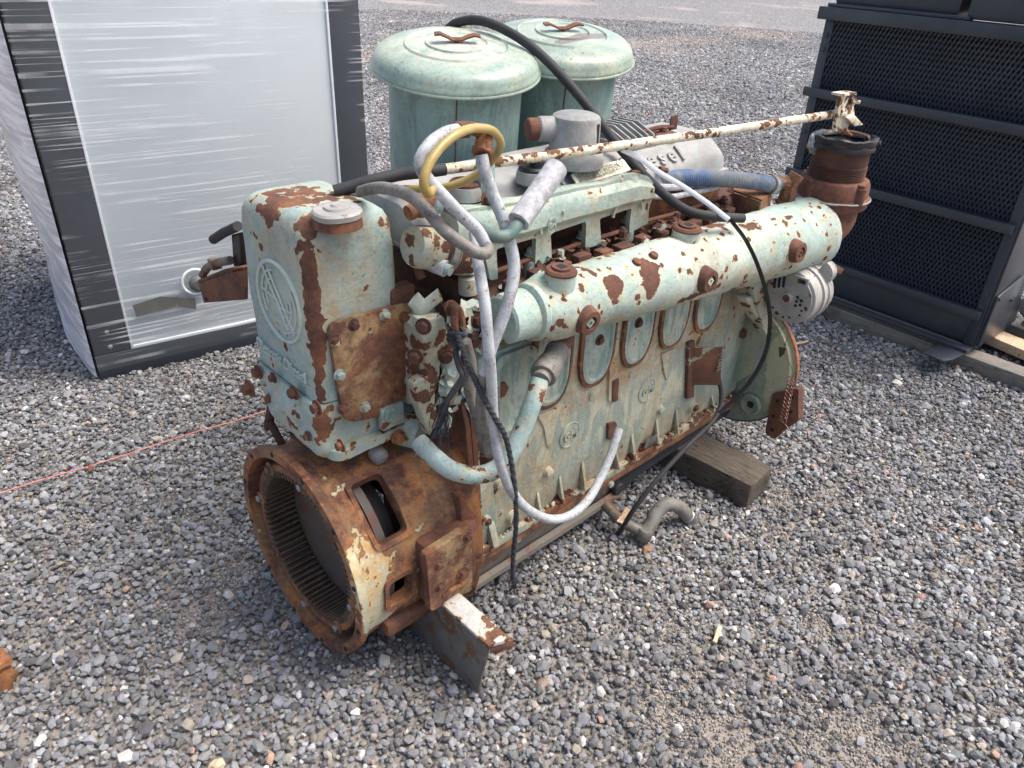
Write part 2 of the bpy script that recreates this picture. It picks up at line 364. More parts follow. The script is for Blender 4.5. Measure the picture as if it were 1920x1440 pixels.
def rough(bm, amp, sc=12., cuts=0, maxlen=None):
    if maxlen:
        for _ in range(6):
            es = [e for e in bm.edges if e.calc_length() > maxlen]
            if not es: break
            bmesh.ops.subdivide_edges(bm, edges=es, cuts=1, use_grid_fill=True)
        bmesh.ops.triangulate(bm, faces=[f for f in bm.faces if len(f.verts) > 4])
    bm.normal_update()
    for v in bm.verts: v.co += v.normal * amp * noise.noise(v.co * sc) + v.normal * amp * .4 * noise.noise(v.co * sc * 3.1)
def boolean(o, cutters):
    for c in cutters:
        md = o.modifiers.new('cut', 'BOOLEAN'); md.object = c; md.operation = 'DIFFERENCE'; md.solver = 'EXACT'
    bpy.context.view_layer.update()
    dg = bpy.context.evaluated_depsgraph_get(); me = bpy.data.meshes.new_from_object(o.evaluated_get(dg))
    o.modifiers.clear(); old = o.data; o.data = me; bpy.data.meshes.remove(old)
    for p in me.polygons: p.use_smooth = True
    me.set_sharp_from_angle(angle=math.radians(35))
    for c in cutters: bpy.data.objects.remove(c)
def hexbolt(name, p, n, r, parent, mat, h=None, washer=True, stud=0):
    bm = BM(); h = h or r * 1.1; n = Vector(n).normalized(); p = Vector(p)
    if washer: lathe(bm, [(r * 1.45, 0), (r * 1.45, r * .25)], p - n * .001, n, 16)
    lathe(bm, [(r, 0), (r * 1.0, h * .85), (r * .82, h)], p + n * r * .2, n, 6, ph=random.random())
    if stud: lathe(bm, [(r * .55, 0), (r * .55, stud), (r * .4, stud + .002)], p + n * h, n, 10)
    return finish(name, bm, mat, parent, 30)
def text_mesh(name, s, size, depth, mat, origin, xdir, ydir, parent, spacing=1., bold=0.):
    cu = bpy.data.curves.new(name, 'FONT'); cu.body = s; cu.size = size; cu.extrude = depth; cu.offset = bold; cu.space_character = spacing
    cu.resolution_u = 3
    t = bpy.data.objects.new(name, cu); COL.objects.link(t); bpy.context.view_layer.update()
    me = bpy.data.meshes.new_from_object(t.evaluated_get(bpy.context.evaluated_depsgraph_get())); bpy.data.objects.remove(t)
    x = Vector(xdir).normalized(); y = Vector(ydir); y = (y - x * y.dot(x)).normalized(); z = x.cross(y)
    mt = Matrix((x, y, z)).transposed().to_4x4(); mt.translation = Vector(origin); me.transform(mt)
    me.materials.clear(); me.materials.append(mat)
    o = bpy.data.objects.new(name, me); COL.objects.link(o)
    if parent:
        o.parent = parent
        if parent.type == 'EMPTY': o.location = -parent.location
    return o
def split_letters(o, name):
    me = o.data; bm = bmesh.new(); bm.from_mesh(me); seen = set(); out = []
    for f in bm.faces:
        if f.index in seen: continue
        st = [f]; seen.add(f.index); isl = []
        while st:
            g = st.pop(); isl.append(g)
            for v in g.verts:
                for h in v.link_faces:
                    if h.index not in seen: seen.add(h.index); st.append(h)
        vs = list({v for g in isl for v in g.verts}); ix = {v: i for i, v in enumerate(vs)}
        m2 = bpy.data.meshes.new(name); m2.from_pydata([v.co[:] for v in vs], [], [[ix[v] for v in g.verts] for g in isl]); m2.materials.append(me.materials[0])
        q = bpy.data.objects.new(name, m2); COL.objects.link(q); q.parent = o.parent; q.location = o.location; out.append(q)
    bm.free(); bpy.data.objects.remove(o); return out
def hose(pts): return [aty(p[0], p[1], p[2]) + Vector((random.uniform(-1, 1), random.uniform(-1, 1), random.uniform(-1, 1))) * .0018 for p in pts]

# ================================================================== GROUND
def ground():
    t = NT('gravel_bed')
    sand = t.noise(.9, 5, .62, .5); sp = None
    for (cx, cy, r) in SANDY:
        q = t.spot((cx, cy, 0), (r, r, 9)); sp = q if sp is None else t.math('MAXIMUM', sp, q)
    m = t.math('MAXIMUM', t.ramp(sand, .62, .70), t.math('MULTIPLY', sp, 1.))
    v = t.n.new('ShaderNodeTexVoronoi'); v.inputs['Scale'].default_value = 46; t.link(t.tc.outputs['Object'], v.inputs['Vector'])
    sep = t.n.new('ShaderNodeSeparateColor'); t.link(v.outputs['Color'], sep.inputs[0])
    g = t.mix(sep.outputs[0], (.12, .12, .125), (.36, .36, .365))
    g = t.mix(t.ramp(sep.outputs[1], .90, .95), g, (.55, .53, .50))
    g = t.mix(t.ramp(v.outputs['Distance'], .45, .75), g, (.05, .05, .055))
    far = t.noise(.35, 4, .6, .4, vscale=(1, 1, 1), loc=(4, 4, 0))
    g = t.mix(t.math('MULTIPLY', t.ramp(far, .56, .64), .5), g, (.42, .36, .32))
    fine = t.mix(t.noise(300, 3, .7), (.15, .135, .12), (.34, .30, .26))
    cd = t.n.new('ShaderNodeVectorMath'); cd.operation = 'DISTANCE'; t.link(t.tc.outputs['Object'], cd.inputs[0]); cd.inputs[1].default_value = (0, 0, 0)
    near = t.ramp(cd.outputs['Value'], 14, 19, 1., 0.)
    base = t.mix(near, g, fine)
    nb = t.bump(v.outputs['Distance'], .012, .9)
    nb2 = t.bump(t.noise(120, 4, .7), .004, .8)
    vm = t.n.new('ShaderNodeMix'); vm.data_type = 'VECTOR'; t.link(near, vm.inputs[0]); t.link(nb, vm.inputs[4]); t.link(nb2, vm.inputs[5])
    mat = t.done(base, .9, vm.outputs[1])
    bm = BM(); bmesh.ops.create_grid(bm, x_segments=40, y_segments=40, size=200)
    o = finish('ground', bm, mat); o['kind'] = 'structure'; return o
SANDY = [(atz(px, py, 0).x, atz(px, py, 0).y, r) for px, py, r in ((1528, 1178, .062), (1290, 1280, .05), (1255, 1340, .07), (1360, 1395, .11), (1560, 1390, .11),
         (380, 1140, .10), (440, 1075, .07), (1440, 925, .10), (1620, 1400, .14), (1560, 935, .08), (150, 985, .05), (1270, 1180, .05))]
ground()

def stone_proto(k):
    rnd = random.Random(k); bm = BM()
    bmesh.ops.create_icosphere(bm, subdivisions=1, radius=.5)
    for v in bm.verts:
        v.co *= 1 + rnd.uniform(-.22, .22)
    # knock the corners flat so the stone reads as crushed rock
    for _ in range(5):
        n = Vector((rnd.gauss(0, 1), rnd.gauss(0, 1), rnd.gauss(0, 1))).normalized(); d = rnd.uniform(.30, .42)
        for v in bm.verts:
            e = v.co.dot(n) - d
            if e > 0: v.co -= n * e
    bmesh.ops.dissolve_limit(bm, angle_limit=.12, verts=bm.verts[:], edges=bm.edges[:])
    me = bpy.data.meshes.new('stone'); bm.to_mesh(me); bm.free(); me.materials.append(M_STONE); return me
def stone_mat():
    t = NT('crushed_stone')
    a = t.n.new('ShaderNodeAttribute'); a.attribute_type = 'INSTANCER'; a.attribute_name = 'tint'
    nz = t.noise(90, 4, .7)
    c = t.mix(t.ramp(nz, .3, .7, .0, .45), a.outputs['Color'], (.07, .07, .07))
    return t.done(c, .85, t.bump(t.noise(160, 4, .7), .0012, .6))
M_STONE = stone_mat()
def gravel():
    rng = np.random.default_rng(3)
    pitch = .0127; L = 19.
    # everything the camera (or one a step aside) can see near by
    XY = []
    for p_, lo_, hi_ in ((pitch, 0, 4.6), (pitch * 1.30, 4.6, 8.5), (pitch * 1.9, 8.5, L)):
        X, Y = np.meshgrid(np.arange(-4, 19, p_), np.arange(-4, 19, p_)); X = X.ravel(); Y = Y.ravel(); dd = np.hypot(X - CAM.x, Y - CAM.y) + rng.normal(0, .25, X.size)
        k = (dd >= lo_) & (dd < hi_); XY.append((X[k], Y[k]))
    X = np.concatenate([a[0] for a in XY]); Y = np.concatenate([a[1] for a in XY])
    X = X + rng.uniform(-.5, .5, X.size) * pitch; Y = Y + rng.uniform(-.5, .5, Y.size) * pitch
    dx, dy = X - CAM.x, Y - CAM.y; R = np.array([[right.x, right.y], [back.x, back.y]])
    fwd = -(back.x * dx + back.y * dy) / math.hypot(back.x, back.y); side = (right.x * dx + right.y * dy) / math.hypot(right.x, right.y)
    dist = np.hypot(dx, dy)
    keep = (fwd > .35) & (np.abs(side) < fwd * .86 + .55) & (dist < L)
    X, Y, dist = X[keep], Y[keep], dist[keep]
    dens = np.ones(X.size)
    for cx, cy, r in SANDY:
        q = np.hypot(X - cx, Y - cy) / r; dens = np.minimum(dens, np.clip((q - .25) / 1.0, .22, 1))
    bigp = np.array([noise.noise(Vector((x * .9, y * .9, 3.3))) for x, y in zip(X[::1], Y[::1])]) if X.size < 400000 else np.zeros(X.size)
    dens *= np.clip(1.0 - (bigp - .30) * 2.2, .45, 1)
    k = rng.random(X.size) < dens; X, Y, dist, bigp = X[k], Y[k], dist[k], bigp[k]; n = X.size
    size = np.clip(rng.lognormal(math.log(.0154), .36, n), .006, .042) * np.where(dist > 8.5, 1.9, np.where(dist > 4.6, 1.32, 1))
    Z = .0015 + np.minimum(size, .03) * .22 + rng.uniform(0, .010, n)
    sc = np.stack([size * rng.uniform(.85, 1.35, n), size * rng.uniform(.7, 1.05, n), size * rng.uniform(.45, .8, n)], 1)
    rot = np.stack([rng.normal(0, .35, n), rng.normal(0, .35, n), rng.uniform(0, 2 * PI, n)], 1)
    g = np.clip(rng.beta(2.4, 3.2, n) * .42 + .045, .04, .46)
    tint = np.stack([g * rng.uniform(.94, 1.02, n), g * rng.uniform(.98, 1.02, n), g * rng.uniform(.98, 1.10, n), np.ones(n)], 1)
    u = rng.random(n)
    w = u < .04; tint[w, :3] = rng.uniform(.42, .68, (w.sum(), 1)) * np.array([1, .98, .94])
    w = (u > .04) & (u < .09); tint[w, :3] = rng.uniform(.20, .42, (w.sum(), 1)) * np.array([1.1, .98, .80])
    w = (u > .10) & (u < .106); tint[w, :3] = rng.uniform(.28, .45, (w.sum(), 1)) * np.array([1.25, .78, .58])
    bn = np.array([noise.noise(Vector((x * 1.1, y * 1.1, 7.7))) + .6 * noise.noise(Vector((x * 3.2, y * 3.2, 2.2))) for x, y in zip(X, Y)])
    tint[:, :3] *= (1 + .28 * bn)[:, None]
    for px, py, rx in ((1190, 84, .8), (1290, 78, .8), (1420, 66, 1.0), (715, 108, .6), (1545, 52, .9), (1240, 100, .4), (1000, 92, .7)):
        c = atz(px, py, 0); q = np.hypot(X - c.x, Y - c.y) / rx; w = np.clip(1.2 - q, 0, 1) * rng.uniform(.2, 1, n) * .8
        tint[:, :3] = tint[:, :3] * (1 - w)[:, None] + np.array([.50, .40, .32]) * w[:, None]
    gx, gy = [], []
    for cx, cy, r in SANDY:
        m_ = int(9000 * r * 1.2); a_ = rng.uniform(0, 2 * PI, m_); q_ = r * 1.25 * np.sqrt(rng.random(m_)); gx.append(cx + q_ * np.cos(a_)); gy.append(cy + q_ * np.sin(a_))
    gx = np.concatenate(gx); gy = np.concatenate(gy); k = gx.size; gs = rng.uniform(.003, .0095, k); gt = rng.uniform(.14, .48, (k, 1)) * np.array([1.06, .98, .88])
    X = np.concatenate([X, gx]); Y = np.concatenate([Y, gy]); Z = np.concatenate([Z, rng.uniform(.001, .004, k)]); sc = np.concatenate([sc, gs[:, None] * rng.uniform(.7, 1.2, (k, 3))])
    rot = np.concatenate([rot, rng.uniform(0, 6, (k, 3))]); tint = np.concatenate([tint, np.concatenate([gt, np.ones((k, 1))], 1)]); n = X.size
    me = bpy.data.meshes.new('gravel'); me.vertices.add(n); me.vertices.foreach_set('co', np.stack([X, Y, Z], 1).astype(np.float32).ravel())
    for nm, arr, ty in (('rot', rot, 'FLOAT_VECTOR'), ('scl', sc, 'FLOAT_VECTOR')):
        at_ = me.attributes.new(nm, ty, 'POINT'); at_.data.foreach_set('vector', arr.astype(np.float32).ravel())
    at_ = me.attributes.new('tint', 'FLOAT_COLOR', 'POINT'); at_.data.foreach_set('color', tint.astype(np.float32).ravel())
    at_ = me.attributes.new('pick', 'INT', 'POINT'); at_.data.foreach_set('value', rng.integers(0, 10, n).astype(np.int32))
    o = bpy.data.objects.new('gravel', me); COL.objects.link(o); o['kind'] = 'stuff'
    o['label'] = 'loose grey crushed stone spread over the whole yard'; o['category'] = 'gravel'
    pc = bpy.data.collections.new('stone_shapes')
    for i in range(10):
        so = bpy.data.objects.new('stone_%02d' % i, stone_proto(i + 11)); pc.objects.link(so)
    ng = bpy.data.node_groups.new('gravel', 'GeometryNodeTree')
    ng.interface.new_socket('Geometry', in_out='INPUT', socket_type='NodeSocketGeometry')
    ng.interface.new_socket('Geometry', in_out='OUTPUT', socket_type='NodeSocketGeometry')
    N = ng.nodes; K = ng.links; gi = N.new('NodeGroupInput'); go = N.new('NodeGroupOutput')
    ci = N.new('GeometryNodeCollectionInfo'); ci.inputs['Collection'].default_value = pc; ci.inputs['Separate Children'].default_value = True
    ip = N.new('GeometryNodeInstanceOnPoints'); ip.inputs['Pick Instance'].default_value = True
    def na(nm, ty):
        a = N.new('GeometryNodeInputNamedAttribute'); a.data_type = ty; a.inputs['Name'].default_value = nm; return a.outputs['Attribute']
    K.new(gi.outputs[0], ip.inputs['Points']); K.new(ci.outputs[0], ip.inputs['Instance'])
    K.new(na('pick', 'INT'), ip.inputs['Instance Index']); K.new(na('rot', 'FLOAT_VECTOR'), ip.inputs['Rotation']); K.new(na('scl', 'FLOAT_VECTOR'), ip.inputs['Scale'])
    K.new(ip.outputs[0], go.inputs[0])
    md = o.modifiers.new('gravel', 'NODES'); md.node_group = ng
    print('stones', n)
gravel()
def atp(px, py, o, n):
    d = ray(px, py); n = Vector(n); return CAM + d * ((Vector(o) - CAM).dot(n) / d.dot(n))

# ================================================================== THE ENGINE
eng = thing('diesel_engine', 'big old inline diesel engine with flaking pale green paint and rust, standing on the gravel', 'engine', (.9, 0, 0))

# ---- flywheel housing
HC = Vector((0, 0, .30))
bm = BM()
prof = [(.250, .0), (.276, .0), (.276, .020), (.266, .028), (.260, .06), (.258, .20), (.262, .30), (.285, .335), (.29, .352), (.20, .352), (.20, .335), (.246, .31), (.243, .06), (.250, .05), (.250, .0)]
prof = prof[:-1]
def hs(a, h):   # the housing is squarer towards the block
    if h < .1: return 1
    k = min((h - .1) / .25, 1); return 1 + k * .10 * abs(math.sin(2 * a)) ** 3
# frame((1,0,0)): u, v for direction x
u_, v_, n_ = frame((1, 0, 0)); seg = 96; rings = []
for r, h in prof:
    rings.append([bm.verts.new(HC + Vector((h, 0, 0)) + (u_ * math.cos(2 * PI * i / seg) + v_ * math.sin(2 * PI * i / seg)) * r * hs(2 * PI * i / seg, h)) for i in range(seg)])
rings.append(rings[0])
for A, B in zip(rings, rings[1:]):
    for i in range(seg): bm.faces.new((A[i], A[(i + 1) % seg], B[(i + 1) % seg], B[i]))
hous = finish('flywheel_housing', bm, M_HOUS, eng)
def wedge(x0, x1, t0, t1, R0=.22, R1=.31):
    b = BM(); sec = []
    n = 10
    for x in (x0, x1):
        for R in (R0, R1): pass
    pts = rpoly([Vector((x0, t0, 0)), Vector((x1, t0, 0)), Vector((x1, t1, 0)), Vector((x0, t1, 0))], .018, 4)
    # points here are (x, arc length at R=.262)
    def P(p, R): a = p.y / .262; return Vector((p.x, -math.sin(a) * R, .30 + math.cos(a) * R))
    A = [b.verts.new(P(p, R0)) for p in pts]; B = [b.verts.new(P(p, R1)) for p in pts]; m = len(A)
    b.faces.new(A[::-1]); b.faces.new(B)
    for i in range(m): b.faces.new((A[i], A[(i + 1) % m], B[(i + 1) % m], B[i]))
    bmesh.ops.triangulate(b, faces=b.faces[:])
    return finish('cutter', b, M_RUST)
DA = math.pi / 180 * .262
boolean(hous, [wedge(.083, .168, 27.5 * DA, 62 * DA), wedge(.083, .150, 83 * DA, 101 * DA)])
# raised frames round the inspection windows, part of the casting
def arcframe(x0, x1, t0, t1, w=.012, R0=.255, R1=.268):
    b = BM()
    def P(p, R): a = p.y / .262; return Vector((p.x, -math.sin(a) * R, .30 + math.cos(a) * R))
    o_ = rpoly([Vector((x0 - w, t0 - w, 0)), Vector((x1 + w, t0 - w, 0)), Vector((x1 + w, t1 + w, 0)), Vector((x0 - w, t1 + w, 0))], .024, 5)
    i_ = rpoly([Vector((x0, t0, 0)), Vector((x1, t0, 0)), Vector((x1, t1, 0)), Vector((x0, t1, 0))], .016, 5); m = len(o_)
    L = [[b.verts.new(P(p, R)) for p in q] for q, R in ((i_, R0 - .02), (i_, R1 - .002), (o_, R1), (o_, R0 - .01))]
    for A, B in zip(L, L[1:] + L[:1]):
        for i in range(m): b.faces.new((A[i], A[(i + 1) % m], B[(i + 1) % m], B[i]))
    return b
finish('window_frame', arcframe(.084, .167, 28 * DA, 61.5 * DA), M_RUSTO, hous)
finish('window_frame', arcframe(.084, .149, 83.5 * DA, 100.5 * DA), M_RUSTO, hous)
bm = BM(); span(bm, (.075, -.262, .150), (.30, -.215, .195), .012); span(bm, (.175, -.292, .215), (.335, -.20, .40), .015)
prism(bm, [(.30, -.285, .20), (.345, -.285, .20), (.345, -.285, .40), (.30, -.26, .47)], (0, .08, 0), .008)
finish('mounting_lug', bm, M_RUST, hous)
for i in range(12):
    a = 2 * PI * (i + .5) / 12
    bm = BM(); lathe(bm, [(.0065, 0), (.0065, .0012)], HC + Vector((-.0008, math.cos(a) * .264, math.sin(a) * .264)), (-1, 0, 0), 10)
    finish('bolt_hole', bm, M_CORE, hous)

# ---- flywheel with internally toothed drive ring
bm = BM(); lathe(bm, [(.0, .16), (.0, .150), (.232, .150), (.232, .172), (.15, .172), (.15, .24), (.0, .24)], HC + Vector((-.05, 0, 0)), (1, 0, 0), 64, cap=False)
fly = finish('flywheel', bm, M_DISC, eng)
bm = BM(); NTH = 76; u_, v_, n_ = frame((1, 0, 0))
def gp(a, r, x): return HC + Vector((x, 0, 0)) + (u_ * math.cos(a) + v_ * math.sin(a)) * r
X0, X1 = .018, .098
prof_g = []
for i in range(NTH):
    for da, r in ((0, .205), (.30, .205), (.42, .189), (.68, .189), (.80, .205)):
        prof_g.append((2 * PI * (i + da) / NTH, r))
inn0 = [bm.verts.new(gp(a, r, X0)) for a, r in prof_g]; inn1 = [bm.verts.new(gp(a, r, X1)) for a, r in prof_g]
out0 = [bm.verts.new(gp(a, .220, X0)) for a, r in prof_g]; out0b = [bm.verts.new(gp(a, .225, X0 + .006)) for a, r in prof_g]; out1 = [bm.verts.new(gp(a, .225, X1)) for a, r in prof_g]
m = len(prof_g)
for A, B in ((inn1, inn0), (inn0, out0), (out0, out0b), (out0b, out1)):
    for i in range(m): bm.faces.new((A[i], A[(i + 1) % m], B[(i + 1) % m], B[i]))
gear = finish('drive_ring', bm, M_GEAR, fly, 30)
bm = BM(); rr = [(.2065, X0 - .0005), (.2225, X0 - .0005), (.2262, X0 + .006), (.2262, .06)]
lathe(bm, rr, HC, (1, 0, 0), 96, cap=False); finish('rim_face', bm, M_RUSTO, fly)
for i in range(8):
    a = 2 * PI * (i + .18) / 8; p = gp(a, .214, X0 - .001)
    o = hexbolt('bolt', p, (-1, 0, 0), .0098, fly, M_ZINC if i % 2 == 0 or i == 5 else M_GEAR, .010)
    bm = BM(); lathe(bm, [(.019, 0), (.019, .004), (.015, .006)], p + Vector((.002, 0, 0)), (-1, 0, 0), 16); finish('boss', bm, M_RUSTO, fly)

# ---- mount plate, end plate
bm = BM(); pts = [aty(808, 1147, -.31), aty(799, 1043, -.31), aty(884, 988, -.31), aty(886, 1106, -.31)]
prism(bm, rpoly(pts, .006), (0, .022, 0), .003); rough(bm, .001, 30)
mp = finish('mounting_plate', bm, M_RUSTT, eng)
for p, r in (((822, 1060), .009), ((876, 1006), .009), ((866, 1074), .012), ((824, 1100), .009)):
    hexbolt('bolt', aty(*p, -.3105), (0, -1, 0), r, mp, M_RUST)
bm = BM(); tube(bm, [aty(832, 1118, -.312), aty(850, 1104, -.318), aty(874, 1092, -.312)], .006, 8); finish('weld_bead', bm, M_RUSTO, mp)
bm = BM(); q = [(.352, -.235, .20), (.352, -.245, .42), (.352, -.22, .62), (.352, -.17, .80), (.352, .17, .80), (.352, .22, .62), (.352, .245, .42), (.352, .235, .2)]
prism(bm, q, (.014, 0, 0), .003); prism(bm, [(p[0] + .019, p[1] * .985, p[2]) for p in q], (.014, 0, 0), .003)
finish('end_plate', bm, M_RUST, eng)

# ---- cylinder block
BY = -.22
bm = BM(); span(bm, (.387, BY, .215), (1.645, .22, .80), .012)
span(bm, (.387, BY - .014, .196), (1.645, .232, .222), .004)
blk = finish('cylinder_block', bm, M_BLOCK, eng)
def by(px, py): p = aty(px, py, BY); return p.x, p.z
def slab(name, pts, y0, d, mat, parent, rad=.01, bev=.003, amp=0):
    b = BM(); prism(b, rpoly([Vector((x, y0, z)) for x, z in pts], rad), (0, d, 0), bev)
    return finish(name, b, mat, parent)
for k in range(5):                                        # five U-shaped hand-hole covers
    cx = .632 + .1745 * k; w = .062; zb = .583; zt = .835
    def U(e): return [Vector((cx - w - e, 0, zt + e)), Vector((cx - w - e, 0, zb + .055)), Vector((cx - w * .55 - e * .6, 0, zb - e)), Vector((cx + w * .55 + e * .6, 0, zb - e)), Vector((cx + w + e, 0, zb + .055)), Vector((cx + w + e, 0, zt + e))]
    o_ = rpoly(U(.010), [.01, .05, .05, .05, .05, .01], 6); i_ = rpoly(U(0), [.01, .045, .045, .045, .045, .01], 6)
    b = BM(); L = [[b.verts.new((p.x, y, p.z)) for p in q] for q, y in ((o_, BY + .004), (o_, BY - .010), (i_, BY - .012), (i_, BY + .004))]
    for A, B in zip(L, L[1:]):
        for i in range(len(A)): b.faces.new((A[i], A[(i + 1) % len(A)], B[(i + 1) % len(A)], B[i]))
    rough(b, .0012, 60)
    finish('cover_gasket', b, M_RUSTO, blk)
    b = BM(); c = rpoly(U(-.002), [.01, .045, .045, .045, .045, .01], 6); c2 = rpoly(U(-.012), [.01, .04, .04, .04, .04, .01], 6); c3 = rpoly(U(-.018), [.01, .035, .035, .035, .035, .01], 6)
    loft(b, [[(p.x, y, p.z) for p in q] for q, y in ((c, BY + .003), (c, BY - .011), (c2, BY - .014), (c3, BY - .008))])
    finish('hand_hole_cover', b, M_COVER, blk)
    if k in (1, 2):
        hexbolt('cover_bolt', (cx + (.0 if k == 1 else -.01), BY - .009, .715), (0, -1, 0), .011, blk, M_RUSTD, .008)
# the first cover, wider, with a hexagon plug
fx = [aty(*p, BY) for p in ((925, 668), (1000, 640), (1008, 700), (985, 775), (945, 812), (925, 815))]
b = BM(); o1 = rpoly([Vector((p.x, BY, p.z)) for p in fx], .03, 5); cc = sum((p for p in o1), Vector()) / len(o1)
loft(b, [[p + Vector((0, .004, 0)) for p in o1], [p + Vector((0, -.012, 0)) for p in o1], [cc + (p - cc) * .90 + Vector((0, -.016, 0)) for p in o1], [cc + (p - cc) * .78 + Vector((0, -.008, 0)) for p in o1]])
finish('hand_hole_cover', b, M_COVER, blk)
b = BM(); lathe(b, [(.022, 0), (.022, .008)], aty(937, 730, BY - .006), (0, -1, 0), 6); finish('hexagon_plug', b, M_RUSTR, blk)
# cast-in emblems, bosses, ribs
def emblem(p, r, parent, mat, n=(0, -1, 0), letters='GM'):
    b = BM(); u, v, n = frame(n)
    for R, w in ((r, r * .09), (r * .76, r * .06)):
        ring = [p + (u * math.cos(2 * PI * i / 28) + v * math.sin(2 * PI * i / 28)) * R for i in range(29)]
        tube(b, ring, w, 6, raw=True, closed_end=False)
    lathe(b, [(r * .98, 0), (r * .9, .003)], p - n * .001, n, 28)
    e = finish('cast_emblem', b, mat, parent)
    xd = v if abs(n.y) > .5 else u
    return e
for px, py in ((1068, 815), (1213, 731)):
    p = aty(px, py, BY - .001); e = emblem(p, .038, blk, M_BLOCK)
    text_mesh('cast_letters', 'GM', .036, .003, M_BLOCK, p + Vector((-.027, -.003, -.012)), (1, 0, 0), (0, 0, 1), blk, bold=.0012)
for px, py, r, h in ((1110, 743, .014, .006), (1184, 701, .013, .006), (1237, 768, .014, .016), (1026, 884, .015, .018), (932, 905, .014, .02), (906, 972, .016, .02),
                     (1297, 762, .020, .016), (958, 968, .018, .02), (893, 982, .012, .01), (970, 1010, .01, .01), (1140, 905, .012, .02)):
    b = BM(); p = aty(px, py, BY); lathe(b, [(r * 1.25, 0), (r, h * .4), (r * .95, h * .9), (r * .7, h)], p + Vector((0, .002, 0)), (0, -1, 0), 18); finish('cast_boss', b, M_BLOCK, blk)
    if r >= .016: hexbolt('core_plug', p + Vector((0, -h, 0)), (0, -1, 0), r * .45, blk, M_RUST, .006)
for pts in (((1006, 779), (1050, 760), (1040, 790), (1032, 838), (1024, 836), (1018, 800)), ((1238, 663), (1268, 650), (1262, 680), (1249, 714), (1244, 700))):
    slab('cast_pad', [by(*p) for p in pts], BY + .002, -.007, M_BLOCK, blk, .008, .002)
for px, py, w, h in ((1088, 900, .012, .10), (1046, 930, .010, .09), (1180, 850, .012, .09), (1150, 875, .008, .07), (1225, 822, .012, .10), (1262, 800, .010, .09), (1005, 955, .010, .08), (920, 985, .022, .07), (1330, 760, .008, .06)):
    x, z = by(px, py); b = BM()
    prism(b, [(x - w / 2, BY - .001, .222 + h), (x - w / 2, BY - .028, .222), (x - w / 2, BY - .001, .222)], (w, 0, 0), .003); finish('cast_rib', b, M_BLOCK, blk)
slab('cast_ledge', [by(1140, 640), by(1156, 632), by(1152, 745), by(1138, 752)], BY + .002, -.010, M_BLOCK, blk, .006)
slab('rusty_slot', [by(1144, 712), by(1155, 706), by(1153, 748), by(1143, 752)], BY - .009, -.003, M_RUST, blk, .004, .001)
slab('rusty_pad', [by(1137, 793), by(1152, 790), by(1150, 820), by(1136, 822)], BY + .002, -.012, M_RUST, blk, .004, .002)
slab('bright_tag', [by(1207, 820), by(1230, 808), by(1224, 826), by(1201, 838)], BY - .012, -.004, M_CLAMP, blk, .002, .0005)
slab('joint_strip', [by(866, 905), by(925, 880), by(925, 888), by(868, 914)], BY + .002, -.012, M_BLOCK, blk, .003)
slab('side_panel', [by(868, 905), by(918, 878), by(925, 955), by(876, 1000)], BY + .002, -.010, M_BLOCK, blk, .012)
for i in range(17):                                       # rail bolts, heads down the rust-red pan rail
    x = .44 + i * .072
    hexbolt('rail_bolt', (x, BY - .0005, .2085 + .018), (0, -1, 0), .0065, blk, M_RUST if i % 3 else M_BLOCK, .006, False)
b = BM(); span(b, (.387, BY - .010, .168), (1.645, .228, .194), .003); rough(b, .0015, 25, maxlen=.05); finish('pan_rail', b, M_RUSTO, blk)

# ---- oil pan
b = BM()
S = [(.387, .035, -.205), (.70, .035, -.205), (1.02, .04, -.20), (1.06, .075, -.19), (1.10, .10, -.19), (1.645, .125, -.19)]
loft(b, [[(x, y, .168), (x, y + .004, zb + .05), (x, y + .03, zb), (x, .17, zb), (x, .20, zb + .05), (x, .20, .168)] for x, zb, y in S])
for v in b.verts:
    pass
rough(b, .002, 9, maxlen=.06)
pan = finish('oil_pan', b, M_PAN, eng)
b = BM(); loft(b, [[(x, -.2085, .100), (x, -.224, .092), (x, -.226, .078), (x, -.2085, .070)] for x in (.388, .70, 1.02)]); rough(b, .001, 20, maxlen=.05); finish('pan_step', b, M_PAN, pan)
b = BM(); span(b, (1.02, -.212, .127), (1.65, -.19, .167), .004); finish('pan_flange', b, M_PAND, pan)
b = BM(); loft(b, [[(x, -.2085, zt), (x, -.2085, zb), (x, -.19, zb - .004), (x, -.19, zt)] for x, zb, zt in ((.98, .045, .15), (1.05, .075, .16), (1.12, .10, .166), (1.646, .122, .166))]); finish('black_sump_side', b, M_PAND, pan)

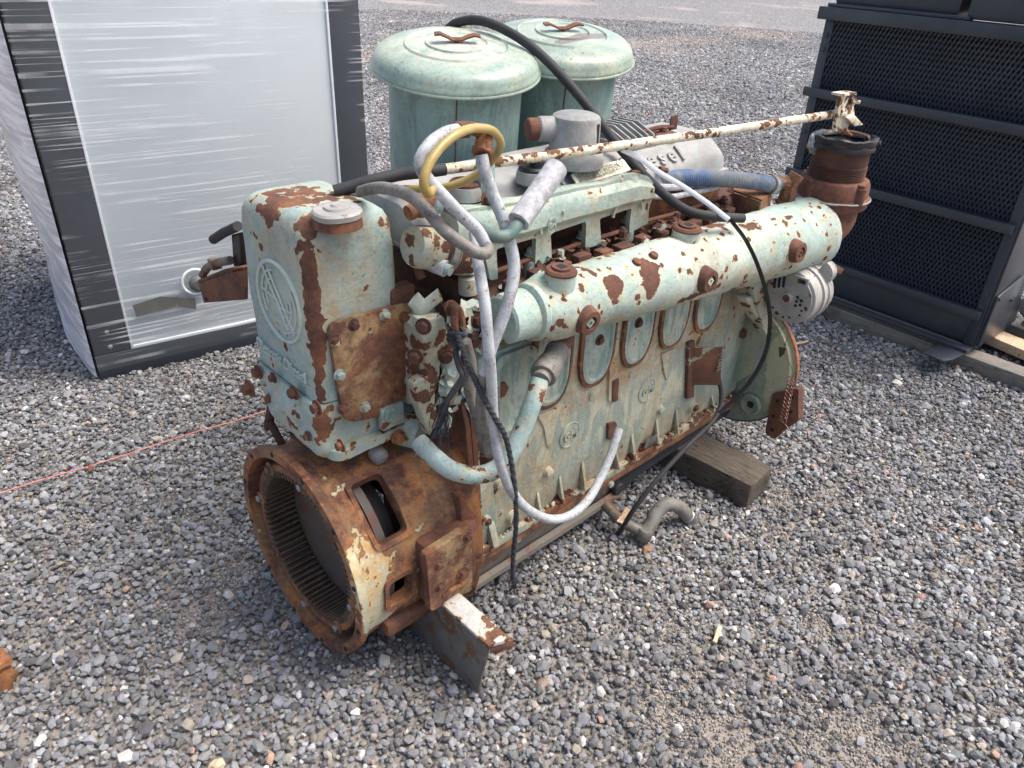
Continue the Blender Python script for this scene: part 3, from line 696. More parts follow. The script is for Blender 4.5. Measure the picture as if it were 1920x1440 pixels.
# ---- cylinder head and rocker cover
b = BM(); span(b, (.40, -.150, .798), (1.62, .15, .955), .006); span(b, (.42, -.070, .950), (1.50, .14, 1.045), .004); rough(b, .002, 14, maxlen=.06); head = finish('cylinder_head', b, M_RUSTD, eng)
b = BM(); span(b, (.41, -.225, .905), (1.60, -.148, .925), .004); rough(b, .002, 22, maxlen=.05); finish('head_ledge', b, M_RUSTD, head)
b = BM()
for i_, (dy, dz, rr_) in enumerate(((-.232, .905, .0045), (-.160, .968, .006))): tube(b, [(.48 + .11 * q_, dy + random.uniform(-.004, .004), dz + random.uniform(-.004, .004)) for q_ in range(11)], rr_, 8, 4)
fl_ = finish('fuel_pipes', b, M_RUST, head); fl_['kind'] = 'stuff'
for k in range(14):
    x = .50 + .0795 * k
    b = BM(); jw, jh = random.uniform(.018, .028), random.uniform(-.008, .006); span(b, (x - jw, -.222 + random.uniform(0, .012), .926), (x + jw, -.185, .958 + jh), .003); rough(b, .002, 40, maxlen=.02)
    c = finish('clamp_bar', b, M_RUSTD if k % 2 else M_RUST, head)
    b = BM(); lathe(b, [(.0062, 0), (.0062, .001)], (x + .002, -.2225, .945), (0, -1, 0), 10); finish('hole', b, M_CORE, head)
    hexbolt('head_bolt', (x + .035, -.168, .928 + .012 * (k % 3)), (0, 0, 1), .0125 if k % 2 else .010, head, M_RUSTD if k > 4 or k % 2 else M_CAST, .02, True, .006 * (k % 2))
RC = [(-.128, 1.04), (-.122, 1.082), (-.108, 1.098), (-.062, 1.134), (-.045, 1.14), (.11, 1.14), (.135, 1.13), (.15, 1.09), (.152, 1.04)]
def rc(x, k): return [(x, y * (1 - k * .10), 1.04 + (z - 1.04) * (1 - k * .35)) for y, z in RC]
b = BM(); loft(b, [rc(.300, .9), rc(.306, .3), rc(.32, 0), rc(.6, 0), rc(.9, 0), rc(1.2, 0), rc(1.435, 0), rc(1.450, .3), rc(1.456, .9)]); rough(b, .0012, 20, maxlen=.05)
rock = finish('rocker_cover', b, M_ROCK, eng)
b = BM(); span(b, (.296, -.136, 1.036), (1.462, .165, 1.046), .003); finish('cover_rim', b, M_ROCK, rock)
SP = Vector((0, -.108, 1.098)); SD = Vector((0, .046, .036)).normalized(); SN = Vector((0, -SD.z, SD.y))
split_letters(text_mesh('cast_letters', 'Detroit Diesel', .068, .0050, M_ALU, Vector((.635, SP.y, SP.z)) + SD * -.003 + SN * .002, (1, 0, 0), SD, rock, spacing=1.50, bold=.0014), 'cast_letter')
def onslope(px, py): return atp(px, py, SP + SN * .014, SN)
dp = [onslope(*p) for p in ((1067, 330), (1166, 301), (1180, 322), (1081, 352))]
b = BM(); prism(b, rpoly([p + SN * .005 for p in dp], .006), SN * .0025, .0005); plate = finish('data_plate', b, M_LABEL, rock)
e1, e2 = dp[1] - dp[0], dp[3] - dp[0]
for row in range(8):                                      # lines of small print, in two columns, and the round mark
    for c0, c1 in ((.05, .26), (.33, .50), (.55, .74)) if row % 7 else ((.05, .35), (.40, .62)):
        s = .10 + row * .105; n_ch = int((c1 - c0) * 60); txt = ''.join(random.choice('IHNEOLTUA') if random.random() > .17 else ' ' for _ in range(n_ch))
        text_mesh('print_line', txt, .0095, .0001, M_INK, dp[0] + e1 * c0 + e2 * (s + .06) + SN * .0078, e1, -e2, plate)
ring = [dp[0] + e1 * .88 + e2 * .28 + SN * .008 + (e1.normalized() * math.cos(a) + e2.normalized() * math.sin(a)) * .011 for a in [2 * PI * i / 20 for i in range(21)]]
b = BM(); tube(b, ring, .0009, 5, raw=True); finish('print_mark', b, M_INK, plate)
def capneck(px, py, rn, mat, capm, rc_=None, h=.018, knob=True):
    p = atz(px, py, 1.142); b = BM(); lathe(b, [(rn * 1.08, -.01), (rn * 1.05, h * .5), (rn, h)], p, (0, 0, 1), 32); nk = finish('filler_neck', b, mat, rock)
    b = BM(); rc_ = rc_ or rn * .93; pr = [(rc_, 0), (rc_, .006), (rc_ * .9, .010), (rc_ * .35, .010)] + ([(rc_ * .3, .022), (rc_ * .12, .024), (rc_ * .12, .034), (rc_ * .2, .038)] if knob else [(rc_ * .3, .012)])
    lathe(b, pr, p + Vector((0, 0, h)), (0, 0, 1), 32); finish('filler_cap', b, capm, rock); return p
capneck(872, 362, .038, M_ROCK, M_RUST, knob=False); capneck(1001, 333, .040, M_ROCK, M_BLKMET)
# breather housing
p = atz(1074, 303, 1.142); b = BM()
lathe(b, [(.077, -.006), (.078, .012), (.072, .026), (.066, .034), (.064, .105), (.061, .112), (.052, .116)], p, (0, 0, 1), 40, squash=lambda a, h: 1 if h < .03 else 1 + .05 * math.cos(a * 2))
brt = finish('breather_housing', b, M_ALU, rock)
q = aty(1040, 240, p.y - .0); ax_ = Vector((-.80, .42, 0)).normalized()
b = BM(); qc = p + Vector((0, 0, .082)); cyl(b, qc + ax_ * .04, qc + ax_ * .098, .030, 24); finish('breather_outlet', b, M_ALU, rock)
b = BM(); cyl(b, qc + ax_ * .092, qc + ax_ * .125, .0265, 24); finish('outlet_cap', b, M_RUST, rock)
b = BM(); lathe(b, [(.0642, .032), (.0655, .033), (.0655, .100), (.0642, .101)], p, (0, 0, 1), 12, squash=lambda a, h: 1 if 3.6 < (a % (2 * PI)) < 4.6 else .90, ph=0); finish('oil_stain', b, M_BLKMET, rock)
# finned housing and rusty cap behind
p = atz(1172, 268, 1.142); b = BM()
for i in range(6):
    c = p + Vector((-.06 + i * .026, .02, .012)); prism(b, [c + Vector((0, -.07, -.02)), c + Vector((0, -.06, .012)), c + Vector((0, .0, .036)), c + Vector((0, .07, .034)), c + Vector((0, .08, -.02))], (.007, 0, 0), .002)
box(b, p + Vector((.0, .02, .002)), (.15, .15, .03), None, .006); finish('finned_housing', b, M_ALU, rock)
p = atz(1242, 258, 1.142); b = BM(); lathe(b, [(.042, 0), (.042, .014), (.012, .016), (.010, .03), (.0, .03)], p, (0, 0, 1), 28); finish('rocker_cover_cap', b, M_RUST, rock)
b = BM(); r0 = atz(1200, 250, 1.165); r1 = atz(1262, 238, 1.165); tube(b, [r0, (r0 + r1) / 2 + Vector((0, 0, .006)), r1], .007, 8); box(b, r1 + Vector((.0, 0, .012)), (.035, .004, .04), None, .001); finish('throttle_linkage', b, M_RUSTD, rock)

# ---- green water manifold with its windows
WY = -.172
ow = [(852, 394), (905, 388), (947, 382), (994, 375), (1040, 362), (1087, 351), (1134, 344), (1152, 338), (1165, 329), (1195, 325), (1215, 330), (1229, 347), (1226, 368), (1217, 388), (1216, 420), (1180, 437), (1120, 460), (1045, 482), (1015, 496), (950, 520), (919, 527), (912, 482), (852, 496)]
b = BM(); prism(b, rpoly([aty(*p, WY) for p in ow], .006, 2), (0, .014, 0), .0025)
wm = finish('water_manifold', b, M_WATER, eng)
cuts = []
for w in (((942, 472), (1017, 450), (1014, 520), (946, 548)), ((1044, 442), (1111, 419), (1108, 490), (1047, 515)), ((1136, 414), (1196, 394), (1192, 419), (1190, 480), (1140, 490))):
    b = BM(); prism(b, rpoly([aty(*p, WY - .02) + Vector((0, 0, 0)) for p in w], .008, 3), (0, .05, 0)); bmesh.ops.triangulate(b, faces=b.faces[:]); cuts.append(finish('cutter', b, M_RUST))
boolean(wm, cuts)
tp = [aty(*p, WY) for p in ((852, 394), (905, 388), (947, 382), (994, 375), (1040, 362), (1087, 351), (1134, 344), (1195, 329), (1222, 338))]
b = BM(); bot = [aty(*p, WY) for p in ((852, 488), (905, 478), (947, 462), (994, 449), (1040, 436), (1087, 420), (1134, 406), (1195, 388), (1222, 380))]
rings = []
for t_, o_ in zip(tp, bot):
    h = t_.z - o_.z; x = t_.x
    rings.append([(x, WY - .001, o_.z + h * .12), (x, WY - .014, o_.z + h * .3), (x, WY - .014, o_.z + h * .72), (x, WY - .002, t_.z - .008), (x, WY + .018, t_.z), (x, WY + .045, t_.z - .004), (x, WY + .050, o_.z + h * .3), (x, WY + .03, o_.z + h * .1)])
loft(b, rings); rough(b, .003, 12, maxlen=.03); finish('water_jacket', b, M_WATER, wm)
p = aty(1035, 423, WY - .016); b = BM()
for R in (.019, .015): tube(b, [p + Vector((math.cos(a) * R * .72, 0, math.sin(a) * R)) for a in [2 * PI * i / 24 for i in range(25)]], .0012, 5, raw=True)
finish('cast_emblem', b, M_WATER, wm)
text_mesh('cast_letters', 'GM', .015, .0015, M_WATER, p + Vector((-.0105, -.0005, -.005)), (1, 0, 0), (0, 0, 1), wm, bold=.0006)
for c, r in (((1178, 400), .045), ((985, 448), .04)):
    p = aty(*c, WY - .010); b = BM(); tube(b, [p + Vector((math.cos(a) * r * 1.3, .002, math.sin(a) * r)) for a in [PI * i / 14 for i in range(15)]], .0042, 8, raw=True); finish('cast_rib', b, M_WATER, wm)
for px, py in ((1165, 338), (1057, 397)):
    b = BM(); lathe(b, [(.006, 0), (.005, .004)], aty(px, py, WY - .014), (0, -1, 0), 10); finish('cast_pip', b, M_WATER, wm)
for px, py in ((996, 478), (1092, 445), (1176, 415), (878, 510)):                 # nuts seen through the windows
    p = aty(px, py, -.150); b = BM(); lathe(b, [(.022, -.05), (.022, -.012), (.016, -.010)], p, (0, 0, 1), 16); finish('stud_boss', b, M_MESS, wm)
    hexbolt('nut', p, (0, 0, 1), .0115, wm, M_CAST, .016, True, .004)
b = BM(); p = aty(1178, 333, WY + .02); lathe(b, [(.030, -.01), (.026, .006), (.012, .008)], p, (0, 0, 1), 20); finish('top_boss', b, M_WATER, wm)
b = BM(); lathe(b, [(.014, .007), (.012, .012)], p + Vector((.03, 0, 0)), (0, 0, 1), 6); finish('top_plug', b, M_RUST, wm)

# ---- exhaust manifold
E0, E1 = Vector((.545, -.272, .902)), Vector((1.665, -.331, .856))
ED = (E1 - E0).normalized(); EL = (E1 - E0).length
def ep(t): return E0 + ED * (EL * t)
def er(t): return .075 + (.110 - .075) * t
b = BM()
lathe(b, [(.048, -.135), (.055, -.13), (.056, -.06), (.060, -.052), (.066, -.04), (.074, -.012), (.078, .0), (.080, .03)] + [(er(t) + .002 * math.sin(t * 40), EL * t) for t in [i / 24 for i in range(2, 24)]] + [(.115, EL - .02), (.113, EL), (.095, EL + .006)], E0, ED, 48,
      squash=lambda a, h: 1 + .035 * math.sin(a * 2 + .6))
rough(b, .0022, 10)
man = finish('exhaust_manifold', b, M_MANI, eng)
def onman(px, py, r=None):
    d = ray(px, py).normalized()                           # nearest point of the tapered cylinder along the sight line
    lo = None; s = .8; bd = 9
    while s < 4:
        p = CAM + d * s; w = p - E0; t = w.dot(ED) / EL; rad = (w - ED * w.dot(ED)).length
        q_ = rad - er(max(0, min(1, t)))
        if q_ < bd: bd = q_; lo = p
        if q_ < 0: break
        s += .002
    w = lo - E0; nrm = (w - ED * w.dot(ED)).normalized(); return lo, nrm
for px, py, r, h, top in ((1050, 524, .036, .022, True), (1286, 441, .038, .020, True)):
    p, n = onman(px, py); n = Vector((0, -.05, 1)).normalized(); b = BM(); lathe(b, [(r * 1.1, -.06), (r, -.01), (r, h * .35), (r * .98, h * .9)], p, n, 30); finish('top_boss', b, M_MANI, man)
    b = BM(); lathe(b, [(r * 1.02, h * .8), (r * 1.03, h), (r * .9, h + .005), (r * .62, h + .005), (r * .60, h + .010), (r * .30, h + .010), (r * .28, h + .003), (0, h + .003)], p, n, 30); finish('pipe_plug', b, M_RUST, man)
    b = BM(); box(b, p + n * (h + .0085), (.020, .020, .004)); finish('plug_socket', b, M_CORE, man)
for px, py, rr_ in ((1097, 599, .031), (1322, 524, .030), (1491, 471, .030)):
    p, n = onman(px, py); n = (n + Vector((0, -.5, 0))).normalized(); b = BM()
    lathe(b, [(rr_ * 1.35, -.03), (rr_ * 1.12, .0), (rr_, .016), (rr_ * .95, .020), (rr_ * .55, .021), (rr_ * .52, .012), (0, .012)], p, n, 26); bs = finish('side_boss', b, M_RUST, man)
    b = BM(); lathe(b, [(rr_ * .50, .013), (rr_ * .42, .019), (rr_ * .2, .019), (rr_ * .2, .014), (0, .014)], p, n, 4); finish('square_plug', b, M_COVER if px < 1400 else M_RUST, man)
for px, py in ((1194, 491), (1226, 478)):
    p, n = onman(px, py)
    b = BM(); lathe(b, [(.013, -.005), (.011, .004), (.004, .005)], p, n, 14); finish('small_plug', b, M_RUST, man)
for k in range(6):
    x = .60 + .1745 * k; b = BM()
    box(b, (x, -.185, .872), (.105, .09, .085), None, .02); rough(b, .004, 18, maxlen=.02); finish('exhaust_port', b, M_MESS, man)
    hexbolt('port_nut', (x + .075, -.205, .90), (0, -.3, 1), .012, man, M_RUSTD, .012)
b = BM(); f0 = E0 - ED * .065; lathe(b, [(.056, 0), (.066, .006), (.068, .016), (.062, .026)], f0, ED, 36); finish('end_flange', b, M_MANI, man)
# elbow fitting on top far end + hose neck
p, n = onman(1474, 378); b = BM(); lathe(b, [(.034, -.006), (.034, .004), (.026, .006), (.025, .04)], p, (0, 0, 1), 6); finish('elbow_seat', b, M_RUST, man)
b = BM(); hp = aty(1448, 345, p.y); tube(b, [p + Vector((0, 0, .02)), p + Vector((0, 0, .05)), p + Vector((.012, -.01, .085))], .024, 8); tube(b, [p + Vector((.0, 0, .055)), p + Vector((-.03, .012, .062)), p + Vector((-.07, .02, .066))], .020, 10); finish('hose_elbow', b, M_RUSTT, man)
# exhaust elbow and threaded collar
SC = aty(1556, 372, -.335); SC = Vector((SC.x, SC.y, 0))
sx = SC.x; zc0 = SC.z
zf = aty(1556, 372, -.335).z
b = BM(); tube(b, [(E1.x - .02, E1.y, E1.z), (E1.x + .06, E1.y, E1.z + .002), (sx + .030, -.335, zf - .065), (sx + .012, -.335, zf + .0)], .080, 28, n=10); elb = finish('exhaust_elbow', b, M_RUSTR, eng)
ctr = Vector((sx, -.335, zf))
b = BM(); lathe(b, [(.080, -.03), (.108, -.018), (.112, -.012), (.112, .008), (.116, .010), (.116, .014), (.108, .018), (.106, .052), (.100, .066), (.080, .070)], ctr, (0, 0, 1), 48, squash=lambda a, h: 1 + .03 * math.cos(4 * a)); finish('collar', b, M_RUSTR, elb)
b = BM(); lathe(b, [(.1165, .009), (.119, .011), (.119, .014), (.1165, .016)], ctr, (0, 0, 1), 48, cap=False); finish('seal_ring', b, M_ALU, elb)
for i in range(4):
    a = PI / 4 + i * PI / 2 + .5; c = ctr + Vector((math.cos(a) * .104, math.sin(a) * .104, .030)); b = BM(); lathe(b, [(.017, -.02), (.017, .028)], c, (0, 0, 1), 12); finish('lug', b, M_RUSTR, elb); hexbolt('bolt', c + Vector((0, 0, .028)), (0, 0, 1), .012, elb, M_RUST, .01)
pr = [(.082, .06)]
for i in range(9): pr += [(.0845, .070 + i * .005), (.0815, .0725 + i * .005)]
pr += [(.082, .117), (.083, .158), (.090, .162), (.091, .170), (.087, .174), (.091, .180), (.092, .190), (.086, .192), (.078, .188), (.076, .180), (.080, .172), (.075, .165), (.079, .156), (.074, .148), (.074, .09), (0, .09)]
b = BM(); lathe(b, pr, ctr, (0, 0, 1), 56, cap=False)
for v in b.verts:
    if v.co.z > ctr.z + .16: v.co += Vector((noise.noise(v.co * 22), noise.noise(v.co * 22 + Vector((5, 0, 0))), noise.noise(v.co * 15) * .8)) * .006
stk = finish('threaded_stack', b, M_RUSTD, elb)
b = BM(); lathe(b, [(.0925, .158), (.094, .168), (.0905, .174), (.094, .182), (.094, .192), (.086, .195), (.0775, .190), (.0735, .182), (.078, .172), (.0725, .164), (.0765, .155), (.0715, .146), (.0715, .10)], ctr, (0, 0, 1), 56, cap=False)
for v in b.verts: v.co += Vector((0, 0, noise.noise(v.co * 25) * .006 + noise.noise(v.co * 60) * .003))
finish('black_rubber_lip', b, M_BLKMET, elb, 50)
b = BM(); bmesh.ops.create_icosphere(b, subdivisions=3, radius=1)
for v in b.verts: v.co = ctr + Vector((-.058, .062, .165)) + Vector((v.co.x * .016, v.co.y * .022, v.co.z * .032)) * (1 + .4 * noise.noise(v.co * 2.5))
finish('crumpled_foil', b, M_ZINC, elb, 20)
b = BM(); bmesh.ops.create_icosphere(b, subdivisions=3, radius=1)
for v in b.verts: v.co = ctr + Vector((.060, -.060, .178)) + Vector((v.co.x * .016, v.co.y * .024, v.co.z * .018)) * (1 + .5 * noise.noise(v.co * 2.5))
finish('melted_rubber', b, M_BLKMET, elb, 20)

# ---- expansion tank
M_EMB = painted('paint_raised', (.36, .46, .45), (.50, .55, .49), .7, .80, 9, (.4, .1), .2, tone=.1, grime=.2)
def rr2(x0, x1, y0, y1, r, z, n=6):
    return [(p.x, p.y, z if not callable(z) else z(p)) for p in rpoly([Vector((x0, y0, 0)), Vector((x1, y0, 0)), Vector((x1, y1, 0)), Vector((x0, y1, 0))], r, n)]
TX0, TX1, TY0, TY1 = .046, .268, -.10, .185
tz = lambda e: (lambda p: 1.152 - e)
b = BM(); R_ = []
for e, z in ((.0, .752), (.0, .80), (.0, .90), (.0, 1.0), (.002, 1.08), (.006, 1.115), (.014, 1.135), (.028, 1.146), (.048, 1.151)):
    R_.append(rr2(TX0 + e, TX1 - e, TY0 + e, TY1 - e, max(.038 - e * .3, .015), z))
loft(b, R_); rough(b, .003, 9, maxlen=.03)
tank = finish('expansion_tank', b, M_TANK, eng)
b = BM(); p = atz(633, 412, 1.150)
lathe(b, [(.048, -.012), (.046, .006), (.040, .010)], p, (0, 0, 1), 32); finish('filler_neck', b, M_RUST, tank)
b = BM(); lathe(b, [(.036, .006), (.047, .008), (.048, .018), (.044, .022), (.026, .023), (.024, .027), (.012, .028), (.010, .031), (0, .031)], p, (0, 0, 1), 48, squash=lambda a, h: 1 + .09 * max(0, math.cos(2 * a + .4)) ** 2); finish('radiator_cap', b, M_ALT, tank)
PX = TX0 - .0006
cpt = atx(523, 566, PX); Rr = .088
b = BM()
for R, w in ((Rr, .0045),):
    ring = [cpt + Vector((0, math.cos(a) * R, math.sin(a) * R)) for a in [2 * PI * i / 40 for i in range(41)]]; tube(b, ring, w, 6, raw=True)
def epnt(a, b_): return cpt + Vector((0, -a * Rr, b_ * Rr))
for R, a0, a1 in ((.78, 100, 215), (.58, 110, 200), (.78, -80, 35), (.58, -70, 20), (.38, -70, 10)):
    tube(b, [epnt(math.cos(math.radians(q)) * R, math.sin(math.radians(q)) * R) for q in [a0 + (a1 - a0) * i / 14 for i in range(15)]], .0024, 6, raw=True)
for w in (-.10, .16): tube(b, [epnt(-.52 + w, .74), epnt(.44 + w, -.66)], .0030, 6, raw=True)
tube(b, [epnt(-.82, .12), epnt(-.05, .02), epnt(.05, -.14), epnt(.62, -.10)], .0024, 6, raw=True)
finish('round_emblem', b, M_EMB, tank)
p0 = atx(487, 651, PX); p1 = atx(572, 718, PX)
split_letters(text_mesh('cast_letters', 'Detroit Diesel', .036, .0022, M_EMB, p0 + Vector((-.0042, 0, .005)), (0, -1, (p1.z - p0.z) / (p0.y - p1.y)), (0, 0, 1), tank, spacing=1.0, bold=0), 'cast_letter')
# rusty cover plate
CPY = TY0 - .001
cp = [aty(*q, CPY) for q in ((610, 606), (764, 563), (778, 718), (722, 775), (640, 790))]
b = BM(); prism(b, rpoly(cp, [.022, .02, .03, .03, .03], 5), (0, -.012, 0), .002); rough(b, .0008, 30); cpl = finish('cover_plate', b, M_RUSTT, tank)
for i, q in enumerate(((628, 638), (663, 609), (721, 590), (757, 594), (764, 652), (767, 711), (738, 739), (684, 763), (643, 766), (636, 703))):
    hexbolt('bolt', aty(*q, CPY - .0125), (0, -1, 0), .0092, tank, M_CAST if i in (0, 2, 5, 7, 9) else M_RUST, .011)
slab('paint_flake', [(aty(*q, CPY - .0125).x, aty(*q, CPY - .0125).z) for q in ((690, 622), (694, 610), (698, 623), (692, 626))], CPY - .0125, -.001, M_CAST, tank, .001, 0)
b = BM(); span(b, (TX1 - .03, TY0 - .004, .925), (TX1 + .035, TY0 + .03, .968), .006); rough(b, .003, 30, maxlen=.012); finish('side_lug', b, M_RUST, tank)

# ---- governor casting under the tank
b = BM(); R_ = []
for z, x0, x1, y0, y1 in ((.748, .040, .275, -.10, .185), (.72, .034, .28, -.105, .18), (.69, .030, .27, -.095, .16), (.655, .030, .27, -.095, .135), (.625, .036, .27, -.092, .10), (.603, .050, .265, -.085, .07)):
    R_.append(rr2(x0, x1, y0, y1, .03, z, 5))
loft(b, R_); rough(b, .008, 17, maxlen=.018); gov = finish('governor_housing', b, M_CAST, eng)
b = BM(); R_ = [rr2(.060, .33, -.118, .09, .035, z, 5) for z in (.604, .628)]; loft(b, R_); rough(b, .002, 20, maxlen=.02); finish('mounting_flange', b, M_CAST, gov)
for px, py, r in ((484, 697, .013), (469, 728, .017), (513, 708, .010), (552, 736, .013), (595, 764, .013), (505, 748, .010), (640, 835, .011), (577, 818, .009)):
    hexbolt('bolt', atx(px, py, .030), (-1, 0, 0), r * .92, gov, M_RUST, r * .9)
b = BM(); box(b, aty(733, 778, -.112), (.062, .02, .058), None, .004); finish('plug_pad', b, M_CAST, gov)
b = BM(); q = aty(731, 776, -.124); lathe(b, [(.017, 0), (.017, .006), (.010, .006), (.009, .001), (0, .001)], q, (0, -1, 0), 20); finish('square_plug', b, M_COVER, gov)
hexbolt('bolt', aty(746, 819, -.125), (0, -1, 0), .013, gov, M_RUSTO, .013)
b = BM(); q = aty(712, 852, -.105); lathe(b, [(.020, 0), (.022, .02), (.018, .03), (.008, .034)], q + Vector((0, .02, 0)), (0, -1, -.3), 18); finish('white_knob', b, M_ALU, gov)
b = BM(); lathe(b, [(.042, -.05), (.045, .0), (.04, .008)], aty(785, 808, -.12), (.6, -1, 0), 20); rough(b, .003, 30); finish('end_boss', b, M_CAST, gov)
text_mesh('cast_number', '5103321', .012, .0015, M_CAST, atx(546, 778, .026), (0, -1, -.35), (0, 0, 1), gov)
for q0, q1, r in (((505, 790), (532, 838), .010), ((548, 815), (575, 832), .008), ((510, 760), (503, 800), .012)):
    b = BM(); tube(b, [atx(*q0, .05), atx(*q1, .06)], r, 8, raw=True); finish('stay', b, M_RUSTD, gov)

# ---- pipework and rusted drive housing between tank and block
drv = None
b = BM(); lathe(b, [(.118, 0), (.122, .01), (.118, .03), (.10, .045), (.105, .08), (.118, .10), (.118, .12)], (.262, -.075, .79), (1, 0, 0), 44); rough(b, .006, 13, maxlen=.02)
drv = finish('drive_housing', b, M_MESS, eng)
b = BM(); lathe(b, [(.128, 0), (.134, .003), (.134, .016), (.128, .019)], (.350, -.075, .79), (1, 0, 0), 44); rough(b, .002, 30); finish('flange', b, M_RUSTD, drv)
for px, py, d in ((794, 612, (-1, -.6, .2)), (893, 601, (0, -1, .2)), (885, 640, (0, -1, 0)), (836, 668, (-.3, -1, 0)), (846, 578, (0, -1, .5)), (884, 628, (0, -1, 0)), (779, 668, (-1, -.6, 0))):
    hexbolt('bolt', aty(px, py, -.205), d, .0125, drv, M_RUSTD, .013)
b = BM()
for pts in (((788, 600), (835, 595), (838, 640), (822, 700), (800, 690)), ((775, 720), (812, 700), (822, 790), (806, 818), (785, 760))):
    prism(b, [aty(*q, -.195) for q in pts], (0, .03, 0), .003)
rough(b, .004, 24, maxlen=.012); finish('guard_plate', b, M_MESS, drv)
b = BM()
for x0, x1, zz0, zz1, y in ((.37, .46, .62, .74, -.215), (.35, .40, .74, .86, -.20), (.40, .47, .76, .83, -.21)):
    span(b, (x0, y, zz0), (x1, y + .06, zz1), .012)
rough(b, .004, 20, maxlen=.015); finish('side_brackets', b, M_MESS, drv)
b = BM(); prism(b, [aty(*q, -.20) for q in ((838, 640), (862, 628), (905, 640), (902, 700), (870, 760), (835, 760))], (0, .04, 0), .006); rough(b, .004, 22, maxlen=.012); finish('blower_bracket', b, M_MESS, drv)
for q0, q1, r in (((783, 500), (790, 522), .010),):
    b = BM(); tube(b, [aty(*q0, -.14), aty(*q1, -.15)], r, 10, raw=True); finish('stub', b, M_RUSTD, drv)
hk = [aty(*q, -.235) for q in ((862, 640), (866, 610), (862, 585), (856, 578), (852, 590), (853, 618), (856, 628))]
b = BM(); tube(b, hk, .0085, 10); finish('lifting_hook', b, M_RUSTO, drv)
# outlet pipe with hose clamp
a0, a1 = aty(774, 460, -.135), aty(856, 470, -.135); a1 = Vector((a1.x, a0.y, a1.z))
b = BM(); d = (a1 - a0); lathe(b, [(.040, -.002), (.044, .012), (.045, .02), (.046, d.length * .55), (.050, d.length * .6), (.052, d.length + .03)], a0, d, 36); rough(b, .003, 20, maxlen=.03); pipe = finish('outlet_pipe', b, M_MESS, eng)
b = BM(); lathe(b, [(.0475, d.length * .55 + i) for i in (0, .001)] + [(.055, d.length * .56), (.055, d.length * .56 + .004), (.0535, d.length * .57), (.0535, d.length * .72), (.055, d.length * .72), (.055, d.length * .74)], a0, d, 36, cap=False); finish('hose_clamp', b, M_CLAMP, pipe)
b = BM(); cyl(b, aty(812, 432, -.145), aty(835, 440, -.155), .010, 12); finish('clamp_screw', b, M_RUST, pipe)
b = BM(); q = aty(808, 492, -.145); tube(b, [q, q + Vector((.012, -.035, -.006))], .0185, 16, raw=True); finish('brass_fitting', b, M_SLEEVE, pipe)
b = BM(); q2 = q + Vector((.012, -.035, -.006)); tube(b, [q2, q2 + Vector((.004, -.012, -.002))], .012, 14, raw=True); finish('fitting_tip', b, M_PIPE, pipe)
b = BM(); tube(b, [aty(*q, -.13) for q in ((765, 400), (800, 385), (822, 378))], .016, 12); box(b, aty(795, 385, -.13), (.05, .04, .04), None, .006); finish('copper_tee', b, M_RUSTO, eng)
b = BM(); tube(b, [aty(775, 560, -.17), aty(790, 575, -.17), aty(800, 572, -.17), aty(825, 552, -.17)], .008, 10, flat=(2.2, .5)); finish('bent_strap', b, M_CAST, eng)
# distributor pipe from block up to the head
vt = aty(918, 330, -.14)
b = BM(); prism(b, [aty(*q, -.14) for q in ((902, 302), (929, 308), (929, 380), (902, 380))], (0, .02, 0), .003); finish('upright_bracket', b, M_CLEAN, eng)
b = BM(); tube(b, [aty(*q, -.155) for q in ((898, 408), (908, 392), (917, 376))], [.016, .009], 10); hexbolt('elbow_nut', aty(917, 374, -.16), (-.3, -1, .3), .013, eng, M_RUST, .014); finish('rusty_fitting', b, M_RUSTO, eng)

# ---- pale green bent water pipe with rubber coupling
wp = hose([(1013, 712, -.335), (1000, 750, -.345), (982, 800, -.35), (958, 850, -.35), (930, 880, -.335), (893, 892, -.31), (850, 882, -.28), (815, 858, -.25), (785, 828, -.20)])
b = BM(); tube(b, wp, .0215, 18, 8); wpo = finish('water_pipe', b, M_PIPE, eng)
c0, c1 = aty(1048, 655, -.29), aty(1016, 708, -.335)
b = BM(); d = c1 - c0; L = d.length; lathe(b, [(.020, -.03), (.020, .0), (.027, .002), (.030, .008), (.030, .018), (.028, .02), (.028, L * .5), (.031, L * .52), (.031, L * .72), (.033, L * .74), (.033, L * .9), (.030, L * .95), (.022, L * .95), (.022, L + .01)], c0, d, 28); finish('rubber_coupling', b, M_GHOSE, wpo)
b = BM(); cyl(b, c0 - d.normalized() * .05, c0 + d.normalized() * .002, .022, 18); finish('pipe_neck', b, M_RUST, wpo)
b = BM(); tube(b, [aty(*q, -.275) for q in ((872, 640), (884, 690), (880, 730), (895, 780), (905, 820), (912, 858), (914, 885))], .013, 12); finish('breather_hose', b, M_GHOSE, eng)
b = BM(); cyl(b, aty(912, 850, -.28), aty(914, 890, -.285), .017, 12); finish('hose_ferrule', b, M_RUST, eng)

